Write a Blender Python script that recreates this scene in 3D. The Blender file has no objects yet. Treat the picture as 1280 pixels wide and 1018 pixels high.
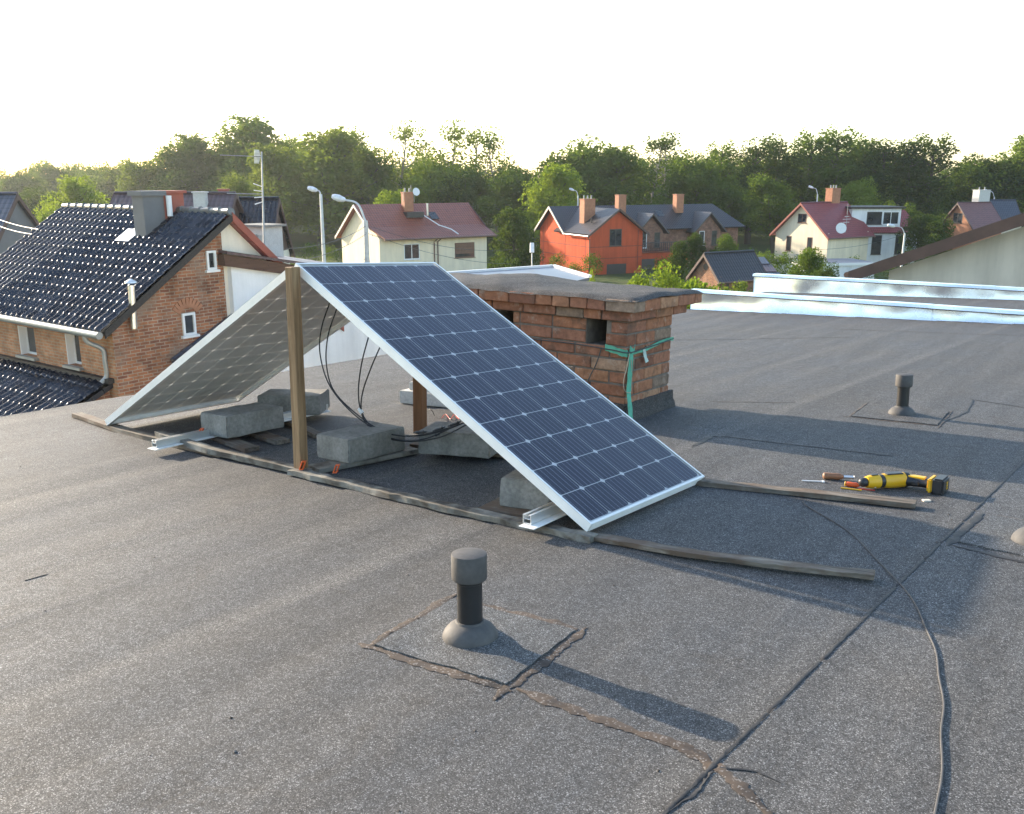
import bpy, bmesh, math, random
import numpy as np
from mathutils import Matrix, Vector
random.seed(7); rng = np.random.default_rng(7)
sc = bpy.context.scene
COL = sc.collection
PI = math.pi
R_ = math.radians

# ------------------------------------------------------------------ camera, sky, sun, exposure
FPX = 1142.468                                   # focal length in pixels of a 1280 px wide frame
YAW = -0.61798
PITCH = R_(14.2)
fh = Vector((math.sin(YAW), math.cos(YAW), 0))
CR = Vector((math.cos(YAW), -math.sin(YAW), 0))
CF = fh * math.cos(PITCH) + Vector((0, 0, -math.sin(PITCH)))
CU = CR.cross(CF)
# the roof we stand on falls a few degrees: its own frame (x across the felt strips, y along them)
rp, rr = -0.188806, -0.006805
_f = Vector((math.sin(YAW) * math.cos(rp), math.cos(YAW) * math.cos(rp), math.sin(rp)))
_r = Vector((math.cos(YAW), -math.sin(YAW), 0)); _u = _r.cross(_f)
RR = math.cos(rr) * _r + math.sin(rr) * _u; RU = -math.sin(rr) * _r + math.cos(rr) * _u; RF = _f
def _m(cols): return Matrix(((cols[0].x, cols[1].x, cols[2].x), (cols[0].y, cols[1].y, cols[2].y), (cols[0].z, cols[1].z, cols[2].z)))
M3 = _m((CR, CU, CF)) @ _m((RR, RU, RF)).transposed()
MR = M3.to_4x4()                                 # roof frame -> world
CAM_R = Vector((3.403, -3.008, 1.173))           # camera in the roof frame
CAM = M3 @ CAM_R

cd = bpy.data.cameras.new('camera'); cam = bpy.data.objects.new('camera', cd); COL.objects.link(cam)
cd.sensor_fit = 'HORIZONTAL'; cd.sensor_width = 36.0; cd.lens = 36.0 * FPX / 1280.0
cd.clip_start = 0.05; cd.clip_end = 3000
cam.matrix_world = Matrix.Translation(CAM) @ _m((CR, CU, -CF)).to_4x4()
sc.camera = cam

SUN_E = R_(18.8)
sun_r = Vector((-math.cos(SUN_E), 0.06 * math.cos(SUN_E), math.sin(SUN_E))).normalized()
SUN = M3 @ sun_r                                 # towards the sun
world = bpy.data.worlds.new('World'); sc.world = world; world.use_nodes = True
wn = world.node_tree
sky = wn.nodes.new('ShaderNodeTexSky'); sky.sky_type = 'NISHITA'; sky.sun_disc = False
sky.sun_elevation = math.asin(SUN.z); sky.sun_rotation = math.atan2(SUN.x, SUN.y)
sky.air_density = 1.0; sky.dust_density = 0.8; sky.ozone_density = 1.0
wn.links.new(sky.outputs[0], wn.nodes['Background'].inputs[0])
wn.nodes['Background'].inputs[1].default_value = 0.13
sd = bpy.data.lights.new('sun', 'SUN'); sd.energy = 3.4; sd.angle = R_(0.6); sd.color = (1.0, 0.86, 0.68)
so = bpy.data.objects.new('sun', sd); COL.objects.link(so)
so.rotation_euler = SUN.to_track_quat('Z', 'Y').to_euler()
sc.view_settings.view_transform = 'Standard'; sc.view_settings.look = 'None'
sc.view_settings.gamma = 1.0; sc.view_settings.use_curve_mapping = False
sc.view_settings.exposure = 1.95
sc.cycles.max_bounces = 8; sc.cycles.transparent_max_bounces = 12; sc.cycles.volume_bounces = 1
sc.cycles.use_denoising = True
sc.cycles.sample_clamp_indirect = 6.0

# ------------------------------------------------------------------ pixel helpers (1280 x 1018 photograph)
def G(px, py, d):                                # world point at depth d on the ray of a photo pixel
    return CAM + (CF + CR * ((px - 640) / FPX) + CU * ((509 - py) / FPX)) * d
def wray(px, py): return CF + CR * ((px - 640) / FPX) + CU * ((509 - py) / FPX)
def onx(px, py, X): d = wray(px, py); return CAM + d * ((X - CAM.x) / d.x)
def ony(px, py, Y): d = wray(px, py); return CAM + d * ((Y - CAM.y) / d.y)
def rray(px, py): return RF + RR * ((px - 640) / FPX) + RU * ((509 - py) / FPX)
def rz(px, py, z=0.0): d = rray(px, py); return CAM_R + d * ((z - CAM_R.z) / d.z)      # roof frame
def ry(px, py, y): d = rray(px, py); return CAM_R + d * ((y - CAM_R.y) / d.y)
def rx(px, py, x): d = rray(px, py); return CAM_R + d * ((x - CAM_R.x) / d.x)

# ------------------------------------------------------------------ material helpers
class NT:
    def __init__(s, name):
        s.m = bpy.data.materials.new(name); s.m.use_nodes = True
        s.t = s.m.node_tree; s.b = s.t.nodes['Principled BSDF']; s.out = s.t.nodes['Material Output']
    def n(s, t, **k):
        x = s.t.nodes.new(t)
        for a, v in k.items(): setattr(x, a, v)
        return x
    def l(s, a, b): s.t.links.new(a, b)
    def put(s, sock, v):
        if v is None: return
        if hasattr(v, 'node'): s.l(v, sock)
        elif isinstance(v, (tuple, list)) and len(v) == 3 and sock.type == 'RGBA': sock.default_value = (*v, 1)
        else: sock.default_value = v
    def coord(s, kind='Object', scale=(1, 1, 1), rot=(0, 0, 0), loc=(0, 0, 0)):
        c = s.n('ShaderNodeTexCoord'); mp = s.n('ShaderNodeMapping')
        mp.inputs['Scale'].default_value = scale; mp.inputs['Rotation'].default_value = rot; mp.inputs['Location'].default_value = loc
        s.l(c.outputs[kind], mp.inputs['Vector']); return mp.outputs[0]
    def noise(s, scale, detail=3, rough=.55, vec=None, dist=0.0):
        x = s.n('ShaderNodeTexNoise'); x.inputs['Scale'].default_value = scale; x.inputs['Detail'].default_value = detail
        x.inputs['Roughness'].default_value = rough; x.inputs['Distortion'].default_value = dist
        if vec is not None: s.l(vec, x.inputs['Vector'])
        return x.outputs['Fac']
    def voro(s, scale, vec=None, out='Color', feature='F1', rnd=1.0):
        x = s.n('ShaderNodeTexVoronoi', feature=feature); x.inputs['Scale'].default_value = scale; x.inputs['Randomness'].default_value = rnd
        if vec is not None: s.l(vec, x.inputs['Vector'])
        return x.outputs[out]
    def ramp(s, fac, stops, interp='LINEAR'):
        x = s.n('ShaderNodeValToRGB'); x.color_ramp.interpolation = interp
        e = x.color_ramp.elements
        while len(e) < len(stops): e.new(0.5)
        for q, (p, c) in zip(e, stops):
            q.position = p; q.color = (*c, 1) if isinstance(c, tuple) else (c, c, c, 1)
        s.l(fac, x.inputs[0]); return x.outputs[0]
    def mix(s, fac, a, b, blend='MIX'):
        x = s.n('ShaderNodeMix', data_type='RGBA', blend_type=blend)
        s.put(x.inputs[0], fac); s.put(x.inputs[6], a); s.put(x.inputs[7], b); return x.outputs[2]
    def math(s, op, a, b=None, c=None):
        x = s.n('ShaderNodeMath', operation=op); s.put(x.inputs[0], a)
        if b is not None: s.put(x.inputs[1], b)
        if c is not None: s.put(x.inputs[2], c)
        return x.outputs[0]
    def sep(s, v): x = s.n('ShaderNodeSeparateXYZ'); s.l(v, x.inputs[0]); return x.outputs
    def comb(s, a, b, c): x = s.n('ShaderNodeCombineXYZ'); [s.put(x.inputs[i], v) for i, v in enumerate((a, b, c))]; return x.outputs[0]
    def rnd(s): return s.n('ShaderNodeObjectInfo').outputs['Random']
    def bump(s, h, strength=.3, dist=.01, normal=None):
        x = s.n('ShaderNodeBump'); x.inputs['Strength'].default_value = strength; x.inputs['Distance'].default_value = dist
        s.l(h, x.inputs['Height'])
        if normal is not None: s.l(normal, x.inputs['Normal'])
        return x.outputs[0]
    def set(s, color=None, rough=None, metal=None, spec=None, normal=None, coat=None, coat_rough=None, sub=None):
        for k, v in (('Base Color', color), ('Roughness', rough), ('Metallic', metal), ('Specular IOR Level', spec), ('Normal', normal), ('Coat Weight', coat), ('Coat Roughness', coat_rough)):
            s.put(s.b.inputs[k], v)
        return s.m

def plain(name, col, rough=.6, var=.18, scale=6, metal=0.0, bump=.15, bscale=60, spec=None, bdist=.004):
    t = NT(name); c = t.coord()
    n = t.noise(scale, 4, .6, c)
    a = tuple(v * (1 - var) for v in col); b = tuple(min(1, v * (1 + var)) for v in col)
    colr = t.ramp(n, [(.3, a), (.7, b)])
    return t.set(colr, rough, metal, spec, t.bump(t.noise(bscale, 3, .6, c), bump, bdist))

def make_felt(name, light, brown, gain=1.0, streak=1.0):
    t = NT(name); c = t.coord()
    v = t.voro(430, c); g = t.sep(v)[0]
    gran = t.ramp(g, [(0, .35), (.5, .78), (.82, 1.12), (.92, 2.0), (1, 3.2)])
    v2 = t.sep(t.voro(120, c))[1]
    gran2 = t.ramp(v2, [(0, .75), (1, 1.22)])
    big = t.noise(.9, 5, .62, c)
    st = t.noise(1.0, 4, .6, t.coord(scale=(7, .45, 1), rot=(0, 0, R_(3.3))), .3)
    fine = t.noise(14, 4, .65, c)
    base = t.mix(t.ramp(big, [(.38, 0.0), (.68, 1.0)]), tuple(x * gain for x in light), tuple(x * gain for x in brown))
    base = t.mix(1.0, base, t.ramp(st, [(.25, 1 - .20 * streak), (.5, 1.0), (.78, 1 + .20 * streak)]), 'MULTIPLY')
    base = t.mix(1.0, base, t.ramp(fine, [(.25, .78), (.75, 1.2)]), 'MULTIPLY')
    x, y, z = t.sep(c); sxv = t.math('SUBTRACT', x, t.math('MULTIPLY', y, .062))
    for sp_, wd_ in ((1.285, .07), (.40, .10), (-.62, .08), (2.775, .05)):       # dust collected along the laps
        dd = t.math('ABSOLUTE', t.math('SUBTRACT', t.math('SUBTRACT', sxv, sp_ - .05), t.math('MULTIPLY', t.math('SUBTRACT', fine, .5), .12)))
        base = t.mix(t.math('MULTIPLY', t.ramp(t.math('DIVIDE', dd, wd_), [(.2, .38), (1, 0.)]), streak), base, (.130, .122, .110))
    stain = t.noise(2.1, 6, .7, c, 1.2)
    base = t.mix(t.ramp(stain, [(.60, 0.), (.66, .35), (.70, .12), (.8, .3)]), base, (.070, .060, .050))
    base = t.mix(1.0, base, gran, 'MULTIPLY'); base = t.mix(1.0, base, gran2, 'MULTIPLY')
    r = t.n('ShaderNodeObjectInfo').outputs['Random']
    base = t.mix(1.0, base, t.ramp(r, [(0, .92), (1, 1.07)]), 'MULTIPLY')
    n1 = t.bump(t.math('ADD', t.math('MULTIPLY', st, 1.0), t.math('MULTIPLY', big, .6)), .34, .010)
    n2 = t.bump(g, .45, .0016, n1)
    return t.set(base, t.ramp(g, [(0, .9), (.9, .72), (1, .5)]), 0, .35, n2)

M = {}
M['felt'] = make_felt('bitumen_felt', (.083, .0835, .0845), (.090, .084, .077))
M['felt_patch'] = make_felt('bitumen_felt_patch', (.090, .093, .095), (.092, .089, .084), 1.0, .3)
M['felt_dark'] = make_felt('bitumen_felt_dark', (.062, .058, .054), (.066, .052, .042), 1.0, .5)
def make_tar():
    t = NT('tar'); c = t.coord()
    col = t.mix(t.ramp(t.noise(9, 4, .6, c), [(.30, 0.), (.55, 1.)]), (.026, .021, .018), (.082, .060, .044))
    col = t.mix(t.ramp(t.sep(t.voro(240, c))[0], [(.86, 0.), (.93, .6)]), col, (.28, .26, .24))
    return t.set(col, t.ramp(t.noise(30, 3, .6, c), [(.3, .6), (.7, .9)]), 0, .3, t.bump(t.noise(160, 4, .6, c), .4, .0015))
M['tar'] = make_tar()
def make_tar_black():
    t = NT('tar_black'); c = t.coord()
    col = t.ramp(t.noise(20, 4, .6, c), [(.3, (.012, .011, .011)), (.75, (.045, .040, .036))])
    return t.set(col, .6, 0, .4, t.bump(t.noise(45, 4, .6, c), .5, .004))
M['tar_black'] = make_tar_black()
M['concrete'] = None
def make_concrete(name, a, b):
    t = NT(name); c = t.coord()
    col = t.mix(t.ramp(t.noise(7, 6, .7, c), [(.3, 0.), (.7, 1.)]), a, b)
    col = t.mix(t.ramp(t.noise(60, 4, .7, c), [(.3, .5), (.62, 0.)]), col, tuple(x * .55 for x in a))
    pits = t.ramp(t.voro(70, c, 'Distance'), [(.12, 0.), (.3, 1.)])
    h = t.math('ADD', t.math('MULTIPLY', t.noise(90, 5, .7, c), .7), t.math('MULTIPLY', pits, .5))
    return t.set(col, .92, 0, .25, t.bump(h, .6, .004))
M['concrete'] = make_concrete('concrete', (.175, .168, .150), (.36, .345, .312))
M['concrete_white'] = make_concrete('limewashed_concrete', (.50, .49, .45), (.62, .60, .56))
def make_wood(name, a, b, axis=0, fine=1.0, rough=.8, worn=None):
    t = NT(name); sca = [26, 26, 26]; sca[axis] = 1.6
    c = t.coord(scale=tuple(sca)); g = t.noise(1.0 * fine, 6, .65, c, .6)
    col = t.ramp(g, [(.28, a), (.72, b)])
    c2 = t.coord()
    if worn: col = t.mix(t.ramp(t.noise(7, 5, .65, c2), [(.42, 0.), (.62, 1.)]), col, worn)
    kn = t.ramp(t.voro(5, c2, 'Distance'), [(.05, .45), (.11, 1.)])
    col = t.mix(1.0, col, kn, 'MULTIPLY')
    return t.set(col, rough, 0, .3, t.bump(g, .8, .006))
M['wood_grey'] = make_wood('weathered_wood', (.022, .018, .015), (.30, .255, .20), 0, fine=1.6, worn=(.12, .082, .056))
M['wood_mossy'] = make_wood('mossy_wood', (.016, .014, .012), (.17, .145, .115), 0, fine=1.6, worn=(.25, .235, .20))
M['wood_post'] = make_wood('post_timber', (.13, .072, .032), (.40, .26, .14), 2, fine=1.4, rough=.75)
M['wood_red'] = make_wood('red_timber', (.15, .065, .03), (.26, .12, .055), 2, rough=.7)
M['wood_brown'] = make_wood('brown_board', (.07, .038, .026), (.135, .075, .05), 1)
M['alu'] = plain('anodised_aluminium', (.80, .80, .78), .38, .05, 9, .85, .04, 200)
M['alu_white'] = plain('mill_aluminium', (.86, .85, .81), .5, .05, 9, .25, .04, 200)
def make_galv():
    t = NT('galvanised_sheet'); c = t.coord()
    sp = t.sep(t.voro(30, c))[0]
    col = t.mix(sp, (.84, .85, .86), (.90, .905, .91))
    w = t.noise(1.3, 1, .4, c)
    n = t.bump(w, .9, .10)
    return t.set(col, t.ramp(t.noise(3, 3, .5, c), [(.3, .18), (.7, .34)]), .95, None, n)
M['galv'] = make_galv()
def make_cell():
    t = NT('silicon_cell'); c = t.coord(); x, y, z = t.sep(c)
    def lines(v, pitch, w):
        f = t.math('FRACT', t.math('ADD', t.math('DIVIDE', v, pitch), .5))
        return t.math('LESS_THAN', t.math('ABSOLUTE', t.math('SUBTRACT', f, .5)), w / pitch / 2)
    bus = lines(y, .156 / 5, .0016); fing = lines(x, .0019, .00016)
    r = t.rnd()
    base = t.mix(r, (.0085, .0052, .021), (.0120, .0072, .028))
    col = t.mix(t.math('MULTIPLY', fing, .45), base, (.30, .32, .40))
    col = t.mix(bus, col, (.46, .47, .55))
    return t.set(col, .28, 0, .5)
M['cell'] = make_cell()
def make_backsheet():
    t = NT('backsheet'); d = t.n('ShaderNodeBsdfDiffuse'); tr = t.n('ShaderNodeBsdfTranslucent'); mx = t.n('ShaderNodeMixShader')
    c = t.coord(); col = t.ramp(t.noise(4, 3, .6, c), [(.3, (.74, .72, .68)), (.7, (.84, .82, .79))])
    t.l(col, d.inputs[0]); t.l(col, tr.inputs[0]); mx.inputs[0].default_value = .10
    t.l(d.outputs[0], mx.inputs[1]); t.l(tr.outputs[0], mx.inputs[2]); t.l(mx.outputs[0], t.out.inputs[0]); return t.m
M['backsheet'] = make_backsheet()
def make_pane(name, tint=(1, 1, 1), rough=.03, ior=1.45, strength=1.0):
    t = NT(name); tp = t.n('ShaderNodeBsdfTransparent'); gl = t.n('ShaderNodeBsdfGlossy'); mx = t.n('ShaderNodeMixShader'); fr = t.n('ShaderNodeFresnel')
    tp.inputs[0].default_value = (*tint, 1); gl.inputs['Roughness'].default_value = rough; fr.inputs[0].default_value = ior
    t.l(t.math('MULTIPLY', fr.outputs[0], strength), mx.inputs[0]); t.l(tp.outputs[0], mx.inputs[1]); t.l(gl.outputs[0], mx.inputs[2]); t.l(mx.outputs[0], t.out.inputs[0]); return t.m
M['solar_glass'] = make_pane('solar_glass', (.96, .97, .98), .08, 1.36, .55)
def make_window_glass():
    t = NT('window_glass'); c = t.coord()
    col = t.ramp(t.noise(1.7, 3, .6, c), [(.3, (.012, .015, .018)), (.7, (.055, .06, .065))])
    return t.set(col, .06, 0, .8)
M['glass'] = make_window_glass()
def make_old_brick(name, sc_, c1, c2, mortar, worn=None, rot=(0, 0, 0)):
    t = NT(name); c = t.coord(); x, y, z = t.sep(c)
    v = t.comb(t.math('ADD', x, y), z, 0.0)
    b = t.n('ShaderNodeTexBrick'); b.inputs['Scale'].default_value = 1.0; b.inputs['Brick Width'].default_value = .26 * sc_; b.inputs['Row Height'].default_value = .078 * sc_
    b.inputs['Mortar Size'].default_value = .012 * sc_; b.inputs['Mortar Smooth'].default_value = .3; b.inputs['Bias'].default_value = 0
    nz = t.n('ShaderNodeTexNoise'); nz.inputs['Scale'].default_value = 3; 
    vv = t.n('ShaderNodeVectorMath', operation='MULTIPLY_ADD'); t.l(nz.outputs['Color'], vv.inputs[0]); vv.inputs[1].default_value = (.02, .02, 0); t.l(v, vv.inputs[2])
    t.l(c, nz.inputs['Vector']); t.l(vv.outputs[0], b.inputs['Vector'])
    b.inputs['Color1'].default_value = (*c1, 1); b.inputs['Color2'].default_value = (*c2, 1); b.inputs['Mortar'].default_value = (*mortar, 1)
    col = b.outputs['Color']
    col = t.mix(1.0, col, t.ramp(t.noise(2.2, 5, .65, c), [(.25, .48), (.75, 1.45)]), 'MULTIPLY')
    if worn: col = t.mix(t.ramp(t.noise(.8, 6, .7, c), [(.52, 0.), (.66, .8)]), col, worn)
    h = t.math('SUBTRACT', t.math('MULTIPLY', t.noise(35, 4, .6, c), .35), b.outputs['Fac'])
    return t.set(col, .9, 0, .2, t.bump(h, .7, .012))
M['brick_far'] = make_old_brick('old_brickwork', 1.0, (.37, .150, .070), (.20, .080, .048), (.33, .25, .18), worn=(.25, .19, .145))
M['brick_row'] = make_old_brick('dark_brick_row', 1.0, (.27, .125, .08), (.18, .08, .055), (.22, .17, .13))
M['brick_front'] = make_old_brick('pale_brickwork', 1.0, (.46, .23, .12), (.38, .17, .085), (.38, .28, .19))
def make_one_brick():
    t = NT('chimney_brick'); c = t.coord(); r = t.rnd()
    col = t.ramp(r, [(0, (.20, .088, .055)), (.3, (.33, .145, .078)), (.55, (.27, .122, .078)), (.8, (.38, .185, .098)), (.92, (.36, .25, .17)), (1, (.14, .095, .075))])
    g = t.n('ShaderNodeNewGeometry').outputs['Position']
    col = t.mix(1.0, col, t.ramp(t.noise(22, 5, .7, g), [(.25, .55), (.75, 1.4)]), 'MULTIPLY')
    col = t.mix(t.ramp(t.noise(6, 5, .7, g), [(.52, 0.), (.70, .8)]), col, (.075, .060, .048))
    col = t.mix(t.ramp(t.noise(11, 4, .7, g), [(.58, 0.), (.70, .6)]), col, (.34, .29, .24))
    return t.set(col, .9, 0, .2, t.bump(t.noise(70, 5, .7, g), .6, .004))
M['brick'] = make_one_brick()
M['mortar'] = plain('mortar', (.155, .130, .105), .95, .3, 18, 0, .6, 80)
M['mortar_dark'] = plain('soot_mortar', (.09, .075, .062), .95, .3, 18, 0, .6, 80)
def make_plaster(name, col, amt=.22):
    t = NT(name); c = t.coord()
    k = t.ramp(t.noise(1.0, 5, .65, t.coord(scale=(2.4, 2.4, .22))), [(.3, 1 - amt), (.62, 1.03)])
    g = t.ramp(t.noise(.9, 5, .65, c), [(.3, 1 - amt * .6), (.7, 1.05)])
    cc = t.mix(1.0, t.mix(1.0, col, k, 'MULTIPLY'), g, 'MULTIPLY')
    return t.set(cc, .92, 0, .2, t.bump(t.noise(40, 4, .6, c), .25, .006))
M['plaster_white'] = make_plaster('white_render', (.76, .76, .75), .12)
M['plaster_cream'] = make_plaster('cream_render', (.80, .69, .50), 0.12)
M['plaster_pale'] = make_plaster('pale_cream_render', (.70, .64, .53), 0.16)
M['plaster_grey'] = make_plaster('weathered_cream_render', (.60, .55, .46), 0.2)
M['plaster_orange'] = make_plaster('orange_render', (.52, .092, .036), 0.18)
M['joint_dark'] = plain('render_joint', (.16, .05, .03), .9)
M['white_pvc'] = plain('white_window_frame', (.74, .74, .72), .45, .04)
M['dark_frame'] = plain('dark_window_frame', (.055, .045, .038), .5)
M['shutter'] = plain('brown_shutter', (.17, .085, .05), .6)
M['verge_brown'] = plain('brown_bargeboard', (.085, .048, .036), .6, .2, 3)
M['verge_red'] = plain('red_verge', (.27, .07, .045), .6, .2, 3)
M['verge_white'] = plain('pale_bargeboard', (.62, .55, .45), .7)
M['soffit'] = plain('soffit', (.16, .10, .07), .8)
M['zinc'] = plain('zinc_gutter', (.30, .31, .30), .5, .12, 4, .5, .05)
M['gutter_brown'] = plain('brown_gutter', (.16, .085, .06), .5)
M['steel_flue'] = plain('stainless_flue', (.72, .70, .66), .3, .08, 5, .9, .05)
M['lamp_grey'] = plain('galvanised_pole', (.55, .56, .55), .55, .1, 3, .2)
M['lamp_head'] = plain('lamp_head', (.66, .68, .70), .45)
M['concrete_pole'] = plain('concrete_pole', (.50, .49, .46), .9)
M['black_plastic'] = plain('black_plastic', (.022, .022, .024), .42, .2, 12, 0, .1, 120)
M['pvc_black'] = plain('black_pvc_pipe', (.018, .018, .019), .38, .4, 9, 0, .12, 60)
def make_cap():
    t = NT('dusty_grey_pvc'); c = t.coord()
    col = t.ramp(t.noise(16, 5, .65, c), [(.3, (.056, .053, .051)), (.7, (.105, .098, .092))])
    return t.set(col, .7, 0, .35, t.bump(t.noise(120, 3, .6, c), .25, .002))
M['pvc_cap'] = make_cap()
M['cable'] = plain('black_cable', (.016, .016, .017), .5)
M['cord_grey'] = plain('dusty_cord', (.075, .072, .070), .8, .2, 30)
M['yellow'] = plain('yellow_plastic', (.72, .40, .012), .42, .08, 10, 0, .08, 150)
M['orange_plastic'] = plain('orange_plastic', (.72, .11, .02), .4, .08, 10)
M['red_plastic'] = plain('red_plastic', (.55, .05, .03), .4, .08, 10)
M['screw_steel'] = plain('steel', (.70, .69, .67), .3, .05, 10, .9, .03)
M['white_plastic'] = plain('white_plastic', (.78, .78, .76), .45, .03)
M['brown_handle'] = plain('brown_handle', (.24, .115, .055), .55, .25, 18)
M['green_strap'] = plain('green_strap', (.085, .34, .225), .65, .3, 14, 0, .4, 220)
M['strap_pale'] = plain('faded_strap', (.40, .50, .44), .7, .25, 14)
M['string'] = plain('string', (.40, .33, .24), .9)
M['wire'] = plain('overhead_wire', (.05, .05, .05), .6)
M['pot_clay'] = plain('clay', (.36, .16, .085), .85, .15, 4)
M['chimney_grey'] = plain('grey_clad_chimney', (.135, .14, .145), .7, .1, 2)
M['chimney_red'] = plain('red_painted_chimney', (.30, .095, .065), .85, .12, 3)
M['chimney_white'] = make_concrete('white_chimney', (.52, .50, .46), (.66, .64, .60))
M['dish'] = plain('dish', (.70, .70, .68), .5, .05)
M['railing'] = plain('railing', (.03, .03, .032), .5)
M['roof_sheet'] = plain('blue_grey_roof_sheet', (.12, .135, .17), .4, .12, 1.5, .3, .1, 12)
def make_black_tile():
    t = NT('glazed_black_tile'); c = t.coord()
    g = t.n('ShaderNodeNewGeometry').outputs['Position']
    col = t.ramp(t.noise(3, 4, .6, g), [(.3, (.006, .007, .012)), (.7, (.013, .015, .022))])
    return t.set(col, t.ramp(t.noise(5, 3, .6, g), [(.3, .20), (.7, .32)]), 0, t.ramp(t.rnd(), [(0, .35), (.5, .7), (1, .9)]))
M['tile_black'] = make_black_tile()
M['ridge_tile'] = plain('ridge_tile', (.16, .155, .14), .35, .2, 5, 0, .1, 50)
def make_tile_roof(name, col, dark, row=.33, colw=.25, rough=.45, spec=.5):
    # roofs too far away to tell the tiles apart: courses along local v, rolls along local u (UV in metres)
    t = NT(name); u = t.n('ShaderNodeUVMap'); x, y, z = t.sep(u.outputs[0])
    def saw(v, p): return t.math('FRACT', t.math('DIVIDE', v, p))
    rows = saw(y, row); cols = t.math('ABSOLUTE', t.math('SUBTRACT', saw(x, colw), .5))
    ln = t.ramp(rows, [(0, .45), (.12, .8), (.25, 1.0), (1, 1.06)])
    c = t.coord()
    cc = t.mix(t.ramp(t.noise(2.5, 5, .65, c), [(.3, 0.), (.7, 1.)]), col, dark)
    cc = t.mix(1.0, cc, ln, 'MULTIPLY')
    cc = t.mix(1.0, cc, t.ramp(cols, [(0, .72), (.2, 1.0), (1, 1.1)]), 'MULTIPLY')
    h = t.math('ADD', t.math('MULTIPLY', rows, -1.0), t.math('MULTIPLY', cols, 1.2))
    return t.set(cc, rough, 0, spec, t.bump(h, .8, .05))
M['tile_red'] = make_tile_roof('red_brown_tiles', (.30, .082, .040), (.20, .052, .030))
M['tile_wine'] = make_tile_roof('wine_red_tiles', (.30, .055, .052), (.21, .040, .040))
M['tile_dark'] = make_tile_roof('dark_grey_tiles', (.050, .045, .046), (.032, .030, .032))
M['tile_purple'] = make_tile_roof('purple_brown_tiles', (.115, .070, .072), (.075, .050, .055))
M['tile_blue'] = make_tile_roof('blue_grey_tiles', (.075, .085, .11), (.05, .058, .078))
M['tile_brown'] = make_tile_roof('brown_red_tiles', (.21, .085, .075), (.15, .062, .056))
M['tile_black_far'] = make_tile_roof('black_tiles_far', (.020, .021, .027), (.012, .013, .018), rough=.25)
def make_leaf(name, a, b, c_, trans=.45):
    t = NT(name); r = t.rnd(); g = t.n('ShaderNodeNewGeometry').outputs['Position']
    col = t.mix(r, a, b)
    col = t.mix(t.ramp(t.noise(.45, 4, .65, g), [(.35, 0.), (.7, 1.)]), col, c_)
    d = t.n('ShaderNodeBsdfDiffuse'); tr = t.n('ShaderNodeBsdfTranslucent'); mx = t.n('ShaderNodeMixShader')
    t.l(col, d.inputs[0]); t.l(t.mix(1.0, col, (1.25, 1.2, .55), 'MULTIPLY'), tr.inputs[0]); mx.inputs[0].default_value = trans
    t.l(d.outputs[0], mx.inputs[1]); t.l(tr.outputs[0], mx.inputs[2]); t.l(mx.outputs[0], t.out.inputs[0]); return t.m
M['leaf'] = make_leaf('foliage', (.105, .155, .032), (.140, .195, .040), (.070, .112, .026))
M['leaf_light'] = make_leaf('light_foliage', (.200, .265, .038), (.230, .295, .046), (.145, .210, .034))
M['leaf_dark'] = make_leaf('dark_foliage', (.060, .094, .026), (.080, .115, .030), (.044, .072, .021))
M['leaf_olive'] = make_leaf('olive_foliage', (.140, .182, .040), (.160, .205, .048), (.105, .145, .034))
M['bark'] = make_wood('bark', (.05, .04, .03), (.13, .11, .085), 2)
M['bark_pale'] = make_wood('pale_bark', (.16, .14, .11), (.34, .31, .26), 2)
def make_ground():
    t = NT('meadow_ground'); c = t.coord()
    col = t.mix(t.ramp(t.noise(.06, 6, .65, c), [(.35, 0.), (.65, 1.)]), (.055, .085, .025), (.105, .115, .045))
    col = t.mix(t.ramp(t.noise(.8, 5, .7, c), [(.5, 0.), (.75, .6)]), col, (.12, .095, .06))
    return t.set(col, .95, 0, .1, t.bump(t.noise(4, 5, .7, c), .8, .2))
M['ground'] = make_ground()

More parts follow.
